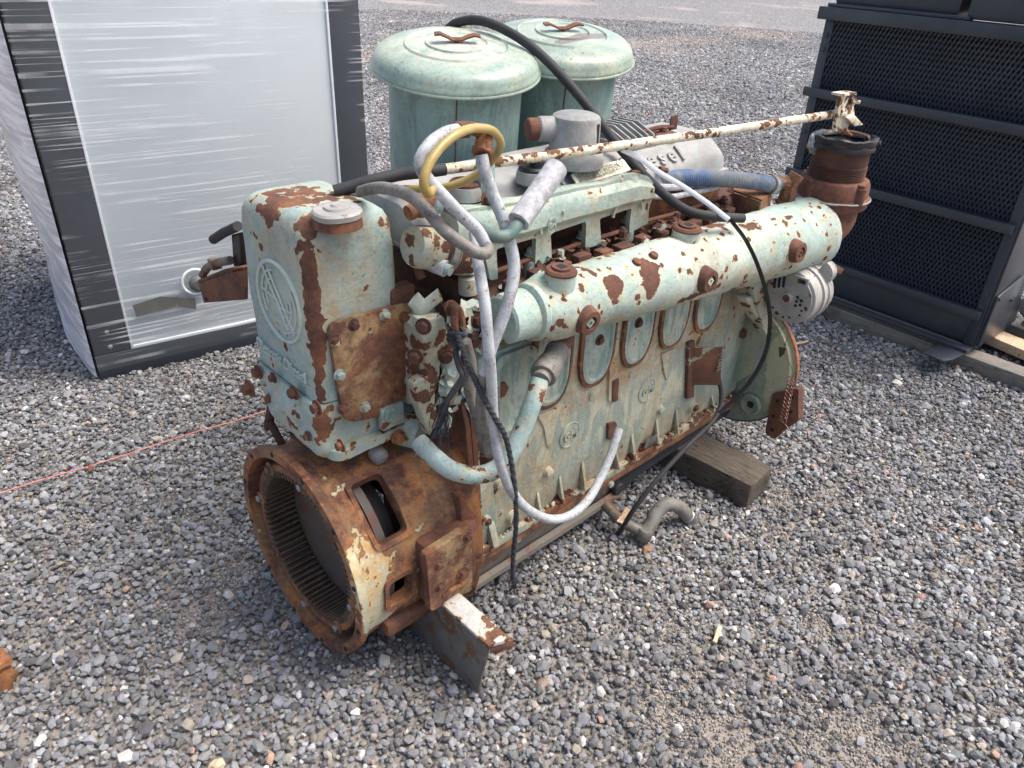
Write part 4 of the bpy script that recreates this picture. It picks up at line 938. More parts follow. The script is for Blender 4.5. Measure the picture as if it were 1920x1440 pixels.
# ---- air cleaners
def cleaner(cx, cy, zr, R, hx, parent):
    up_ = Vector((-.0876, -.1471, 1)).normalized(); T = Vector((0, 0, 1)).rotation_difference(up_).to_matrix(); O = Vector((cx, cy, zr))
    def put(b):
        for v in b.verts: v.co = T @ v.co + O
    b = BM(); lathe(b, [(R * .80, -.42), (R * .80, -.38), (R * .80, .01)], (0, 0, 0), (0, 0, 1), 72, cap=True); rough(b, .0010, 6); put(b); can = finish('air_cleaner', b, M_CLEAN, parent)
    b = BM(); pr = [(R * .82, -.004), (R * .95, -.012), (R * .985, -.012), (R * 1.0, -.006), (R * .998, .001), (R * .985, .005), (R * .975, .014), (R * .95, .026), (R * .90, .036), (R * .81, .043), (R * .62, .048), (R * .60, .053), (R * .58, .049), (R * .37, .052), (R * .36, .057), (R * .34, .053), (0, .055)]
    lathe(b, pr, (0, 0, 0), (0, 0, 1), 72, cap=False)
    for v in b.verts: v.co.z += .0030 * noise.noise(v.co * 5 + O)
    tube(b, [Vector((math.cos(a), math.sin(a), 0)) * R * .995 + Vector((0, 0, -.009)) for a in [2 * PI * i / 72 for i in range(73)]], .0042, 8, raw=True, closed_end=False)
    put(b); finish('lid', b, M_LID, can)
    b = BM(); a = Vector((math.cos(hx), math.sin(hx), 0)); c = Vector((0, 0, .058)); w = Vector((-a.y, a.x, 0)) * .0125
    pf = [(-.058, .014), (-.044, .016), (-.028, .010), (-.012, .003), (.012, .003), (.028, .010), (.044, .015), (.060, .013)]
    A = [[b.verts.new(c + a * s + w * k + Vector((0, 0, z + dz))) for k, dz in ((-1, 0), (1, 0), (1, .004), (-1, .004))] for s, z in pf]
    for p, q in zip(A, A[1:]):
        for i in range(4): b.faces.new((p[i], p[(i + 1) % 4], q[(i + 1) % 4], q[i]))
    b.faces.new(A[0]); b.faces.new(A[-1][::-1]); lathe(b, [(.007, -.004), (.007, .008)], c, (0, 0, 1), 6)
    put(b); finish('lid_handle', b, M_RUST, can)
    b = BM(); q = Vector((math.cos(-2.25), math.sin(-2.25), 0)) * R * .8005; tube(b, [q + Vector((0, 0, -.02)), q + Vector((0, 0, -.36))], .0022, 6, raw=True); put(b); finish('seam', b, M_RUST, can)
    return can
c1_ = cleaner(.758, .305, 1.329, .222, -.6, eng); c2_ = cleaner(1.160, .310, 1.338, .218, -.45, eng)
b = BM(); span(b, (.45, .17, .70), (1.45, .52, .90), .03); finish('blower', b, M_CAST, eng)

# ---- left-hand bracket, pipe stubs
b = BM(); q = [atx(*p, .16) for p in ((371, 525), (382, 568), (460, 562), (460, 502), (420, 505))]; prism(b, q, (.008, 0, 0), .001)
prism(b, [atx(*p, .16) for p in ((371, 527), (423, 504), (460, 500), (460, 508), (424, 512), (373, 533))], (.05, 0, 0), .001); lb = finish('side_bracket', b, M_RUST, eng)
b = BM(); lathe(b, [(.006, 0), (.006, .002)], atx(386, 561, .158), (-1, 0, 0), 12); finish('hole', b, M_CORE, lb)
b = BM(); tube(b, [atx(*p, .18) for p in ((400, 449), (420, 436), (446, 424))], .013, 14, raw=True); finish('black_pipe_stub', b, M_BLACK, eng)
b = BM(); prism(b, [atx(*p, .19) for p in ((433, 440), (448, 436), (452, 498), (437, 500))], (.03, 0, 0), .004); finish('black_block', b, M_BLKMET, eng)
b = BM(); tube(b, [atx(*p, .18) for p in ((380, 516), (388, 503), (402, 494), (432, 488))], .012, 10); box(b, atx(403, 494, .18), (.03, .03, .03), None, .004); finish('pipe_fitting', b, M_STEEL, eng)

# ---- alternator
AC = Vector((1.50, -.398, .705))
b = BM(); lathe(b, [(.078, -.004), (.084, .0), (.086, .012), (.086, .040), (.092, .042), (.092, .056), (.087, .058), (.087, .074), (.091, .076), (.091, .084), (.086, .086), (.086, .110), (.074, .122), (.04, .126)], AC, (1, 0, 0), 40); alt = finish('alternator', b, M_ALT, eng)
b = BM(); lathe(b, [(.076, 0), (.075, .004), (.030, .006), (.0, .006)], AC + Vector((-.004, 0, 0)), (-1, 0, 0), 40); finish('end_face', b, M_ALT, alt)
b = BM(); lathe(b, [(.017, 0), (.016, .014), (.012, .014), (.012, .010), (0, .010)], AC + Vector((-.008, 0, 0)), (-1, 0, 0), 20); finish('bearing_boss', b, M_ALT, alt)
b = BM(); lathe(b, [(.0115, 0), (.0115, .0015)], AC + Vector((-.0205, 0, 0)), (-1, 0, 0), 16); finish('shaft_end', b, M_RUST, alt)
for i, (dy, dz) in enumerate([(-.030, .012), (-.030, -.002), (-.030, -.016), (-.044, .005), (-.044, -.009), (-.052, -.026), (-.050, -.042), (-.02, -.060), (.0, -.066), (.02, -.062), (.040, -.048), (-.062, -.012)]):
    b = BM(); lathe(b, [(.0048 if i < 5 else .0036, 0), (.0048 if i < 5 else .0036, .001)], AC + Vector((-.0105 if i < 5 else -.0098, dy, dz)), (-1, 0, 0), 10); finish('vent_hole', b, M_CORE, alt)
for i in range(3):
    b = BM(); a = AC + Vector((-.0108, .022 + i * .014, .046 - i * .006)); prism(b, rpoly([a + Vector((0, -.004, -.020)), a + Vector((0, .004, -.020)), a + Vector((0, .008, .016)), a + Vector((0, 0, .016))], .003), (.001, 0, 0)); finish('vent_slot', b, M_CORE, alt)
b = BM(); box(b, AC + Vector((-.003, -.030, .062)), (.010, .040, .026), None, .002); finish('connector_block', b, M_ALT, alt)
b = BM(); box(b, AC + Vector((-.0085, -.030, .062)), (.003, .024, .012)); finish('connector_socket', b, M_CORE, alt)
b = BM(); prism(b, rpoly([AC + Vector((.075, -.03, .07)), AC + Vector((.075, -.075, .045)), AC + Vector((.075, -.085, .085)), AC + Vector((.075, -.055, .115))], .015), (.03, 0, 0), .003); finish('mounting_ear', b, M_ALT, alt)
for a in (.4, 1.9, 3.4, 5.1): hexbolt('through_bolt', AC + Vector((-.003, math.cos(a) * .066, math.sin(a) * .066)), (-1, 0, 0), .006, alt, M_RUST, .006)
b = BM(); prism(b, [aty(*q, -.40) for q in ((1540, 480), (1583, 505), (1576, 515), (1536, 492))], (0, .03, 0), .001); prism(b, [aty(*q, -.38) for q in ((1535, 478), (1560, 490), (1560, 498), (1535, 486))], (0, .02, 0), .001); finish('adjusting_bracket', b, M_RUSTR, eng)
b = BM(); prism(b, [aty(*q, -.32) for q in ((1405, 520), (1425, 510), (1450, 610), (1432, 615))], (0, .03, 0), .004); prism(b, [aty(*q, -.31) for q in ((1398, 560), (1412, 555), (1450, 622), (1440, 632))], (0, .04, 0), .004); rough(b, .002, 30, maxlen=.02); finish('alternator_bracket', b, M_MESS, eng)

# ---- front cover, far end
FC = Vector((1.652, -.160, .343))
b = BM(); lathe(b, [(.21, -.004), (.236, .0), (.240, .010), (.252, .012), (.254, .030), (.22, .05)], FC, (1, 0, 0), 72); rough(b, .002, 10)
b2 = BM(); lathe(b2, [(.2535, .010), (.2575, .013), (.2575, .028), (.250, .034)], FC, (1, 0, 0), 72, cap=False)
fc = finish('front_cover', b, M_FRONT, eng); finish('rusty_rim', b2, M_RUSTO, fc)
b = BM(); span(b, (1.6455, -.235, .24), (1.72, .25, .80), .03); rough(b, .004, 9, maxlen=.04); finish('gear_case', b, M_FRONT, eng)
for px, py, r in ((1396, 680, .030), (1408, 758, .034)):
    p = atx(px, py, 1.640); b = BM(); lathe(b, [(r * 1.2, 0), (r * 1.1, .010), (r * .95, .011), (r * .9, .003), (r * .42, .003), (r * .4, -.002), (0, -.002)], p, (-1, 0, 0), 28); finish('round_plug', b, M_FRONT, fc)
    b = BM(); box(b, p + Vector((-.004, 0, 0)), (.004, r * .6, r * .6)); finish('plug_socket', b, M_CORE, fc)
b = BM(); prism(b, [(1.60, p.y, p.z) for p in (atx(*q, 1.60) for q in ((1362, 560), (1400, 545), (1440, 620), (1425, 690), (1375, 720), (1358, 690)))], (.03, 0, 0), .008); rough(b, .004, 14, maxlen=.03); finish('gear_case_rib', b, M_FRONT, fc)
hexbolt('bolt', atx(1390, 624, 1.594), (-1, 0, 0), .014, fc, M_RUST, .012)
b = BM(); prism(b, rpoly([atx(*q, 1.64) for q in ((1448, 738), (1497, 728), (1497, 790), (1470, 806), (1452, 824), (1434, 812))], .010), (.035, 0, 0), .003); ft = finish('front_mount', b, M_RUSTR, eng)
for q in ((1458, 752), (1450, 780), (1482, 772), (1448, 806), (1485, 745)):
    b = BM(); lathe(b, [(.007, 0), (.007, .001)], atx(*q, 1.639), (-1, 0, 0), 12); finish('hole', b, M_CORE, ft)
# square bracket with spring clip
b = BM(); prism(b, [aty(*q, BY - .001) for q in ((1286, 640), (1298, 636), (1296, 742), (1283, 746))], (0, -.012, 0), .002)
s0 = [aty(*q, BY - .012) for q in ((1296, 655), (1296, 722))]
prism(b, [s0[0], s0[0] + Vector((.09, -.055, 0)), s0[1] + Vector((.09, -.055, -.01)), s0[1]], (0, .006, 0), .001)
sb = finish('spring_bracket', b, painted('paint_bracket', (.13, .23, .21), (.2, .3, .27), .4, .47, 7, (.15, 0), .1), eng)
b = BM()
for i in range(8):
    z = .53 - i * .012; tube(b, [(s0[0].x + .092, BY - .066, z + .004), (s0[0].x + .112, BY - .064, z), (s0[0].x + .094, BY - .060, z - .004)], .0028, 6)
finish('spring_clip', b, M_CLAMP, sb)
# drain elbow under the engine
dr = [aty(*q, -.26) for q in ((1143, 960), (1170, 975), (1210, 1000))]
b = BM(); j0_ = atz(1208, 1000, .045); tube(b, [(.93, -.225, .088), atz(1168, 978, .066), j0_], .018, 14); lathe(b, [(.024, -.02), (.026, -.015), (.026, .012), (.022, .018)], j0_, (.2, -.1, 1), 18); de = finish('drain_pipe', b, M_STEEL, eng)
e0 = atz(1222, 985, .06)
b = BM(); tube(b, [atz(1208, 1000, .045), atz(1220, 984, .064), aty(1232, 960, -.36), aty(1252, 945, -.37), aty(1275, 952, -.39), aty(1292, 972, -.40)], .022, 16); finish('rubber_elbow', b, M_GHOSE, de)
b = BM(); e_a, e_b = aty(1288, 966, -.40), aty(1298, 980, -.402); cyl(b, e_a, e_b, .0235, 16); e_c = aty(1228, 972, -.355); cyl(b, e_c, e_c + Vector((.004, 0, .010)), .0235, 16); finish('hose_clamp', b, M_CLAMP, de)
b = BM(); box(b, atz(1170, 967, .085), (.075, .018, .003), Matrix.Rotation(.3, 3, 'Z')); finish('valve_handle', b, M_WOODN, de)
b = BM(); cyl(b, (1.0, -.225, .11), (1.0, -.200, .11), .022, 16); finish('drain_plug', b, M_PAND, pan)
# blue hose and pale loops at the top far end
bh = hose([(1222, 335, -.10), (1262, 333, -.12), (1330, 333, -.17), (1400, 340, -.22), (1458, 350, -.27)])
b = BM(); tube(b, bh, .0235, 20, 8); bho = finish('blue_coolant_hose', b, M_BLUEH, eng)
for (qa, qb) in (((1236, 334, -.10), (1243, 333, -.105)), ((1446, 347, -.262), (1453, 348, -.266))):
    A, B = aty(*qa), aty(*qb); b = BM(); cyl(b, A, A + (B - A).normalized() * .014, .0262, 20); finish('hose_clamp', b, M_CLAMP, bho)
b = BM(); cyl(b, aty(1236, 317, -.13), aty(1250, 320, -.13), .008, 8); finish('clamp_screw', b, M_RUST, bho)
b = BM(); tube(b, hose([(1222, 366, -.14), (1260, 368, -.15), (1300, 362, -.16), (1340, 352, -.17), (1370, 340, -.16)]), .0085, 10); tube(b, hose([(1225, 352, -.14), (1270, 352, -.14), (1320, 346, -.13), (1345, 338, -.12)]), .010, 10); finish('fuel_line', b, M_SLEEVE, eng)
b = BM(); zt_ = 1.0
prism(b, [atz(*q, .985) for q in ((1372, 352), (1446, 366), (1428, 378), (1376, 360))], (0, 0, .006), .001)
g0, g1 = atz(1376, 362, .985), atz(1428, 379, .985); prism(b, [g0, g1, g1 + Vector((0, 0, -.07)), g0 + Vector((0, 0, -.07))], (.003, .003, 0), 0); g2 = atz(1448, 366, .985); prism(b, [g1, g2, g2 + Vector((0, 0, -.07)), g1 + Vector((0, 0, -.07))], (-.003, .003, 0), 0); finish('angle_bracket', b, M_RUSTO, eng)
b = BM(); cyl(b, (1.40, -.165, .945), (1.56, -.165, .945), .026, 16); rough(b, .003, 20, maxlen=.02); finish('fuel_manifold', b, M_RUST, eng)
b = BM(); span(b, (1.085, -.122, .955), (1.452, -.10, 1.038), .002); finish('rusty_head_side', b, M_RUSTO, head)
# curls of paint lifting off the iron
def flakes(n, region, nrm, parent, mat, s=(.008, .022)):
    rnd = random.Random(n); b = BM(); nrm = Vector(nrm).normalized()
    for _ in range(n):
        p = region(rnd); u, v, w = frame(nrm + Vector((rnd.uniform(-.5, .5), rnd.uniform(-.5, .5), rnd.uniform(-.5, .5)))); L = rnd.uniform(*s)
        k = rnd.randint(5, 7); c = b.verts.new(p + nrm * L * .15); ring = [b.verts.new(p + (u * math.cos(2 * PI * i / k) + v * math.sin(2 * PI * i / k)) * L * rnd.uniform(.5, 1.2) + w * L * rnd.uniform(-.2, .5)) for i in range(k)]
        for i in range(k): b.faces.new((c, ring[i], ring[(i + 1) % k]))
    me_o = finish('paint_flakes', b, mat, parent, 20); me_o['kind'] = 'stuff'; return me_o
flakes(90, lambda r: Vector((r.uniform(.29, .47), r.uniform(-.215, -.18), r.uniform(.62, .94))), (0, -1, .2), drv, M_CAST)
flakes(70, lambda r: Vector((r.uniform(.50, 1.62), r.uniform(-.235, -.17), r.uniform(.905, .93))), (0, -.3, 1), head, M_MANI)
flakes(60, lambda r: Vector((r.uniform(.39, 1.63), BY - .010, .224 + r.uniform(0, .008))), (0, -1, .3), blk, M_BLOCK, (.004, .010))

flakes(120, lambda r: Vector((r.uniform(.50, 1.60), r.uniform(-.20, -.10), r.uniform(.957, .965))), (0, -.2, 1), head, M_RUSTD, (.006, .016))
flakes(30, lambda r: Vector((r.uniform(.55, 1.6), r.uniform(-.235, -.16), r.uniform(.93, .965))), (0, -.4, 1), head, M_WATER, (.008, .018))

# ================================================================== HOSES, ROD AND ROPE LYING ON THE ENGINE
def hosething(name, label, cat, pts, r, mat, seg=14, flat=None, n=8, up=None):
    b = BM(); tube(b, hose(pts), r, seg, n, flat, up); o = finish(name, b, mat, None, 40); return tag(o, label, cat)
rd0, rd1 = aty(806, 321, -.06), aty(1583, 211, -.335)
rod = thing('linkage_rod', 'long thin rod in chipped cream paint lying across the top of the engine', 'rod', tuple(rd0))
b = BM(); tube(b, [rd0 + (rd1 - rd0) * (i / 20) + Vector((0, 0, -.004 * math.sin(PI * i / 20))) for i in range(21)], .0118, 14, raw=True); finish('rod', b, M_ROD, rod)
e = rd1
b = BM(); prism(b, [aty(*q, -.345) for q in ((1577, 182), (1586, 176), (1600, 190), (1603, 214), (1590, 240), (1576, 250), (1566, 246), (1570, 215))], (0, .012, 0), .002)
prism(b, [aty(*q, -.352) for q in ((1580, 176), (1606, 173), (1607, 178), (1580, 181))], (0, .035, 0), .001)
prism(b, [aty(*q, -.360) for q in ((1590, 222), (1603, 216), (1619, 234), (1603, 237))], (0, .02, .004), .001); finish('clamp_bracket', b, M_ROD, rod)
hexbolt('bolt', aty(1598, 190, -.352), (.3, -1, 0), .010, rod, M_ROD, .008, True, .012)
hexbolt('bolt', aty(1584, 247, -.350), (.4, -.8, -.4), .0095, rod, M_RUSTO, .008, True, .014)
b = BM(); lathe(b, [(.015, -.012), (.017, 0), (.015, .012)], aty(1576, 213, -.338), (rd1 - rd0), 12); rough(b, .003, 60); finish('rod_socket', b, M_ROD, rod)
hosething('black_tube', 'black rubber tube pushed over the left end of the cream rod, behind the tank', 'tube',
          [(625, 358, .03), (660, 349, .01), (700, 338, -.01), (750, 328, -.03), (800, 320, -.06), (835, 316, -.072)], .0135, M_BLACK)
hosething('black_hose', 'long black rubber hose arching over both air cleaner lids and down to the exhaust manifold', 'hose',
          [(838, 56, .50), (858, 42, .44), (890, 38, .38), (930, 48, .30), (980, 77, .21), (1030, 118, .13), (1090, 186, .03), (1150, 262, -.06), (1200, 320, -.13), (1248, 367, -.20), (1290, 395, -.27), (1335, 407, -.32), (1392, 408, -.35)], .0125, M_BLACK)
# white hoses
wh = thing('white_hose', 'white hose looping up from its rusty fitting, folding back grey over the tank', 'hose', tuple(aty(865, 246, -.26)))
b = BM(); tube(b, hose([(868, 243, -.25), (835, 250, -.26), (805, 272, -.28), (790, 302, -.29), (800, 333, -.30), (830, 368, -.31), (865, 402, -.32), (893, 430, -.33), (909, 452, -.34), (915, 466, -.35)]), .0120, 14); finish('white_length', b, M_WHOSE, wh)
b = BM(); tube(b, hose([(915, 462, -.35), (912, 474, -.36), (895, 475, -.36), (870, 462, -.34), (835, 432, -.31), (800, 396, -.27), (765, 366, -.22), (730, 353, -.15), (700, 352, -.09), (676, 360, -.03)]), .0120, 14); finish('grey_length', b, M_GHOSE, wh)
b = BM(); tube(b, hose([(862, 244, -.25), (885, 241, -.24), (905, 248, -.24)]), .0125, 10); cyl(b, aty(856, 244, -.252), aty(876, 242, -.247), .016, 6); finish('rusty_fitting', b, M_RUSTO, wh)
wh2 = thing('white_hose', 'white hose hanging from the top fitting and turning grey beside the rope', 'hose', tuple(aty(908, 262, -.25)))
b = BM(); tube(b, hose([(902, 288, -.26), (908, 320, -.27), (924, 365, -.29), (944, 412, -.31), (958, 460, -.34), (964, 505, -.36), (954, 560, -.37), (937, 612, -.37), (921, 655, -.365), (908, 700, -.36)]), .0125, 14); finish('white_length', b, M_WHOSE, wh2)
b = BM(); tube(b, hose([(910, 695, -.36), (904, 735, -.35), (906, 775, -.34), (914, 815, -.32), (916, 850, -.30)]), .0125, 14); finish('grey_length', b, M_GHOSE, wh2)
b = BM(); cyl(b, aty(909, 254, -.24), aty(903, 290, -.26), .016, 14, .019); finish('ferrule', b, M_RUSTO, wh2)
b = BM(); cyl(b, aty(906, 274, -.25), aty(904, 288, -.258), .021, 6); prism(b, [aty(*q, -.235) for q in ((910, 250), (922, 256), (924, 310), (914, 312))], (0, .016, 0), .003); finish('pipe_nut', b, M_RUST, wh2)
hosething('white_hose', 'long white hose hanging down the block side and curling up to a free end', 'hose',
          [(888, 435, -.20), (893, 475, -.27), (901, 520, -.33), (910, 575, -.365), (916, 640, -.38), (919, 710, -.38), (924, 780, -.38), (934, 850, -.385), (953, 908, -.39), (985, 952, -.40), (1028, 973, -.41), (1068, 966, -.41), (1102, 938, -.40), (1128, 895, -.385), (1146, 848, -.37), (1161, 804, -.355)], .0115, M_WHOSE)
hosething('yellow_tube', 'yellowed clear tube curled in a loop round the white hose above the tank', 'tube',
          [(700, 357, .05), (740, 353, .0), (790, 355, -.08), (838, 349, -.14), (884, 333, -.18), (920, 302, -.21), (938, 270, -.235), (925, 247, -.26), (893, 240, -.28), (858, 251, -.30), (826, 278, -.31), (803, 315, -.32), (794, 348, -.325), (803, 362, -.32), (811, 352, -.31)], .0085, M_YEL)
gh = thing('copper_green_hose', 'mottled green hose from the rusty tee ending in a chalky white sleeve', 'hose', tuple(aty(822, 384, -.2)))
b = BM(); tube(b, hose([(824, 384, -.20), (845, 390, -.22), (870, 408, -.26), (900, 430, -.31), (930, 444, -.35), (952, 441, -.36), (966, 426, -.36), (976, 412, -.355)]), .0125, 14); finish('hose_length', b, M_PATINA, gh)
b = BM(); a, c = aty(972, 416, -.355), aty(1044, 314, -.33); cyl(b, a, c, .0225, 26, .0235, .001); rough(b, .0006, 60); sl = finish('chalky_sleeve', b, M_SLEEVE, gh)
b = BM(); lathe(b, [(.020, 0), (.019, .0012)], c - (c - a).normalized() * .0006, (c - a), 20); finish('sleeve_bore', b, M_GHOSE, gh)
b = BM(); cyl(b, aty(816, 383, -.195), aty(832, 386, -.205), .0165, 14); finish('brass_ferrule', b, M_PIPE, gh)
# flat strap
sp = thing('cable_strap', 'thin flat grey plastic strap draped over the manifold, passing in front of the alternator', 'strap', tuple(aty(1300, 360, -.2)))
P_ = [(1165, 280, -.16), (1200, 298, -.18), (1235, 322, -.20), (1280, 350, -.24), (1330, 382, -.30), (1368, 412, -.37), (1400, 455, -.44), (1425, 510, -.47), (1440, 570, -.47), (1442, 620, -.46), (1432, 670, -.45), (1408, 715, -.43), (1375, 750, -.40), (1348, 775, -.38)]
b = BM(); tube(b, hose(P_[:6]), .0048, 8, 8, flat=(1.4, .35)); finish('pale_strap', b, M_TRIM, sp)
b = BM(); tube(b, hose(P_[5:]), .0046, 8, 8, flat=(1.4, .35)); finish('grey_strap', b, M_BLKMET, sp)
hosething('black_hose', 'black hose running from beside the block down to the gravel near the drain elbow', 'hose',
          [(1345, 700, -.25), (1352, 745, -.30), (1340, 785, -.34), (1290, 835, -.35), (1235, 895, -.345), (1190, 955, -.33), (1160, 1000, -.30), (1140, 1008, -.27), (1130, 985, -.23)], .0075, M_BLACK)
# rope
def strands(pts, r, R, k=3, turns=12, n=10):
    Q = catmull(hose(pts), n); out = []
    for s in range(k):
        path = []
        for i, q in enumerate(Q):
            T = (Q[min(i + 1, len(Q) - 1)] - Q[max(i - 1, 0)]).normalized(); u = T.cross(Vector((0, 1, 0))).normalized(); v = T.cross(u); a = 2 * PI * (s / k + turns * i / len(Q))
            path.append(q + u * math.cos(a) * R + v * math.sin(a) * R)
        out.append(path)
    return out
rope = thing('rope', 'dark blue frayed rope knotted to the lifting hook, hanging down to the gravel', 'rope', tuple(aty(862, 640, -.27)))
RP = [(858, 628, -.26), (870, 662, -.30), (886, 700, -.34), (905, 745, -.37), (928, 785, -.395), (948, 820, -.40), (960, 870, -.40), (966, 930, -.40), (966, 990, -.39), (962, 1040, -.38), (961, 1085, -.37)]
b = BM()
for p in strands(RP, 0, .0034, 3, 40, 16): tube(b, p, .0036, 7, raw=True)
finish('twisted_length', b, M_ROPE, rope)
b = BM(); rnd = random.Random(4)
for i in range(7):
    o1, o2 = rnd.uniform(-4, 4), rnd.uniform(-4, 4); tube(b, hose([(857 + o1 * .4, 622, -.255), (860 + o1, 640, -.265), (854 + o2, 660, -.27), (862 + o1, 690, -.275), (868 + o2, 705, -.28), (852 + o1, 730, -.275), (838 + o2, 755, -.27), (826 + o1, 790, -.26), (815 + o2, 820, -.25)]), .0035, 6, 6)
for i in range(46):
    x0 = 830 + rnd.uniform(-10, 14); y0 = 745 + rnd.uniform(0, 40); x1 = x0 + rnd.uniform(-22, 6); y1 = y0 + rnd.uniform(25, 65); tube(b, hose([(x0, y0, -.265 + rnd.uniform(-.01, .01)), ((x0 + x1) / 2 + rnd.uniform(-5, 5), (y0 + y1) / 2, -.265), (x1, y1, -.26 + rnd.uniform(-.015, .015))]), .0009, 4, 4)
fr = finish('frayed_length', b, M_ROPE, rope); fr['kind'] = 'stuff'
b = BM()
for a in range(3): tube(b, [aty(857, 622 + a * 7, -.245) + Vector((math.cos(t) * .015, math.sin(t) * .018, .004 * math.sin(2 * t))) for t in [2 * PI * i / 14 for i in range(15)]], .0052, 7, raw=True)
for i in range(24):
    tube(b, hose([(961 + rnd.uniform(-3, 3), 1082, -.37), (960 + rnd.uniform(-8, 8), 1096, -.365 + rnd.uniform(-.01, .01)), (962 + rnd.uniform(-14, 14), 1108 + rnd.uniform(-5, 8), -.36)]), .0009, 4, 4)
kn = finish('knot_and_tassel', b, M_ROPE, rope); kn['kind'] = 'stuff'
# copper wire
cw = thing('copper_wire', 'thin copper wire spiralling down the far end cover to the front mount', 'wire', tuple(atx(1480, 700, 1.6)))
b = BM(); c0, c1 = atx(1484, 712, 1.61), atx(1468, 790, 1.61); Pp = []
for i in range(150):
    t = i / 149; a = t * 2 * PI * 11; Pp.append(c0.lerp(c1, t) + Vector((math.cos(a) * .006, math.cos(a) * .015, math.sin(a) * .010)))
Pp += [atx(1474, 798, 1.61), atx(1478, 804, 1.61)]; tube(b, Pp, .0018, 6, raw=True); finish('coil', b, M_COP, cw)
b = BM(); tube(b, [atx(*q, 1.61) for q in ((1466, 612), (1476, 632), (1470, 655), (1480, 680), (1488, 700), (1484, 714))], .0014, 6); tube(b, [atx(*q, 1.61) for q in ((1458, 610), (1464, 640), (1478, 648))], .0014, 6); finish('straight_wire', b, M_STEEL, cw)
b = BM(); prism(b, [atx(*q, 1.60) for q in ((1460, 650), (1474, 653), (1470, 664), (1461, 671))], (.001, 0, 0)); lf = finish('dry_leaf', b, plain('leaf', (.06, .065, .03)), None); tag(lf, 'small dark leaf caught on the wire by the far end cover', 'leaf')

# ================================================================== UNDER THE ENGINE
ch = thing('steel_channel', 'length of steel channel with chalky white paint propping up the flywheel end', 'steel channel', (.21, -.45, 0))
b = BM(); X = .205
web = [Vector((X, -.475, .218)), Vector((X, -.44, .0)), Vector((X, .30, .0)), Vector((X, .30, .218))]
prism(b, web, (.010, 0, 0), .002); rough(b, .002, 12, maxlen=.04); finish('web', b, M_STEEL, ch)
b = BM(); prism(b, [Vector((X - .002, -.478, .213)), Vector((X + .030, -.492, .215)), Vector((X + .052, -.498, .216)), Vector((X + .050, .30, .213)), Vector((X - .002, .30, .213))], (0, 0, .010), .002); rough(b, .0025, 18, maxlen=.03)
M_CHALK = painted('chalky_flange', (.44, .45, .44), (.54, .54, .52), .5, .50, 14, (.5, .3), .2, fine=0, spots=[((.24, -.42, .22), (.07, .09, .06), -.14)], tone=.4, grime=.8); finish('flange', b, M_CHALK, ch)
b = BM(); prism(b, [Vector((X + .052, -.4995, .214)), Vector((X + .064, -.506, .200)), Vector((X + .048, -.500, .190)), Vector((X + .030, -.494, .197)), Vector((X + .014, -.487, .186)), Vector((X + .0, -.480, .208))], (.0, .005, .0), .001); finish('torn_lip', b, M_RUST, ch)
tb = []
b = BM()
box(b, (1.398, -.03, .056), (.155, .925, .108), Matrix.Rotation(math.radians(3), 3, 'Z'), .010); rough(b, .009, 9, maxlen=.035)
to = finish('timber_block', b, M_WOOD, None); tag(to, 'square weathered timber under the far end of the engine', 'timber')

# ================================================================== WRAPPED CABINET
c0 = Vector((.053, 1.686, 0)); ce = Vector((.986, -.165, 0)).normalized(); cb = Vector((.165, .986, 0)).normalized()
def cp_(u, w, z): return c0 + ce * u + cb * w + Vector((0, 0, z))
CW, CD, CH = 1.210, 1.18, 1.95
cab = thing('wrapped_cabinet', 'tall white cabinet with dark corner frames wrapped in clear stretch film', 'cabinet', tuple(c0))
def cbox(name, u0, u1, w0, w1, z0, z1, mat, bev=.003, parent=None):
    b = BM(); vs = []
    R = Matrix((ce, cb, Vector((0, 0, 1)))).transposed()
    box(b, cp_((u0 + u1) / 2, (w0 + w1) / 2, (z0 + z1) / 2), (abs(u1 - u0), abs(w1 - w0), abs(z1 - z0)), R, bev); return finish(name, b, mat, parent or cab)
cbox('corner_frame', 0, .132, 0, .13, .118, CH, M_FRAME); cbox('corner_frame', CW - .128, CW, 0, .13, .118, CH, M_FRAME)
cbox('base_frame', -.004, CW + .004, -.004, CD, 0, .115, M_FRAME); cbox('top_frame', 0, CW, -.001, CD, CH + .001, CH + .08, M_FRAME)
cbox('front_panel', .142, CW - .138, .006, .05, .130, CH - .01, M_PANEL, .001)
cbox('panel_trim', .1325, .1415, -.002, .05, .117, CH - .01, M_TRIM, .001); cbox('panel_trim', CW - .1375, CW - .1285, -.002, .05, .117, CH - .01, M_TRIM, .001); cbox('panel_trim', .142, CW - .138, -.002, .05, .1165, .1295, M_TRIM, .001)
cbox('side_panel', .012, .06, .131, CD - .1, .116, CH, M_PANEL, .001); cbox('back_panel', .06, CW - .06, CD - .06, CD - .01, .116, CH, M_PANEL, .001); cbox('side_panel', CW - .06, CW - .012, .131, CD - .1, .116, CH, M_PANEL, .001)
cbox('corner_frame', .001, .13, CD - .1, CD, .116, CH, M_FRAME)
def cpx(px, py, w=0):   # a spot on the cabinet's front
    return atp(px, py, c0 + cb * w, cb)
for q in ((200, 623), (207, 650)):
    b = BM(); lathe(b, [(.009, 0), (.008, .003), (.003, .006), (0, .006)], cpx(*q) - cb * .0005, -cb, 16); finish('screw_head', b, M_ZINC, cab)
b = BM(); p = cpx(366, 528, -.022)
tube(b, [p + ce * (math.cos(a) * .050) + Vector((0, 0, math.sin(a) * .052)) for a in [2 * PI * i / 30 for i in range(31)]], .006, 8, raw=True); finish('cable_ring', b, M_TRIM, cab)
b = BM(); lathe(b, [(.036, 0), (.034, .01), (.02, .02)], p + Vector((.01, 0, -.01)), -cb, 20); finish('cable_plug', b, M_GTAPE, cab)
b = BM()
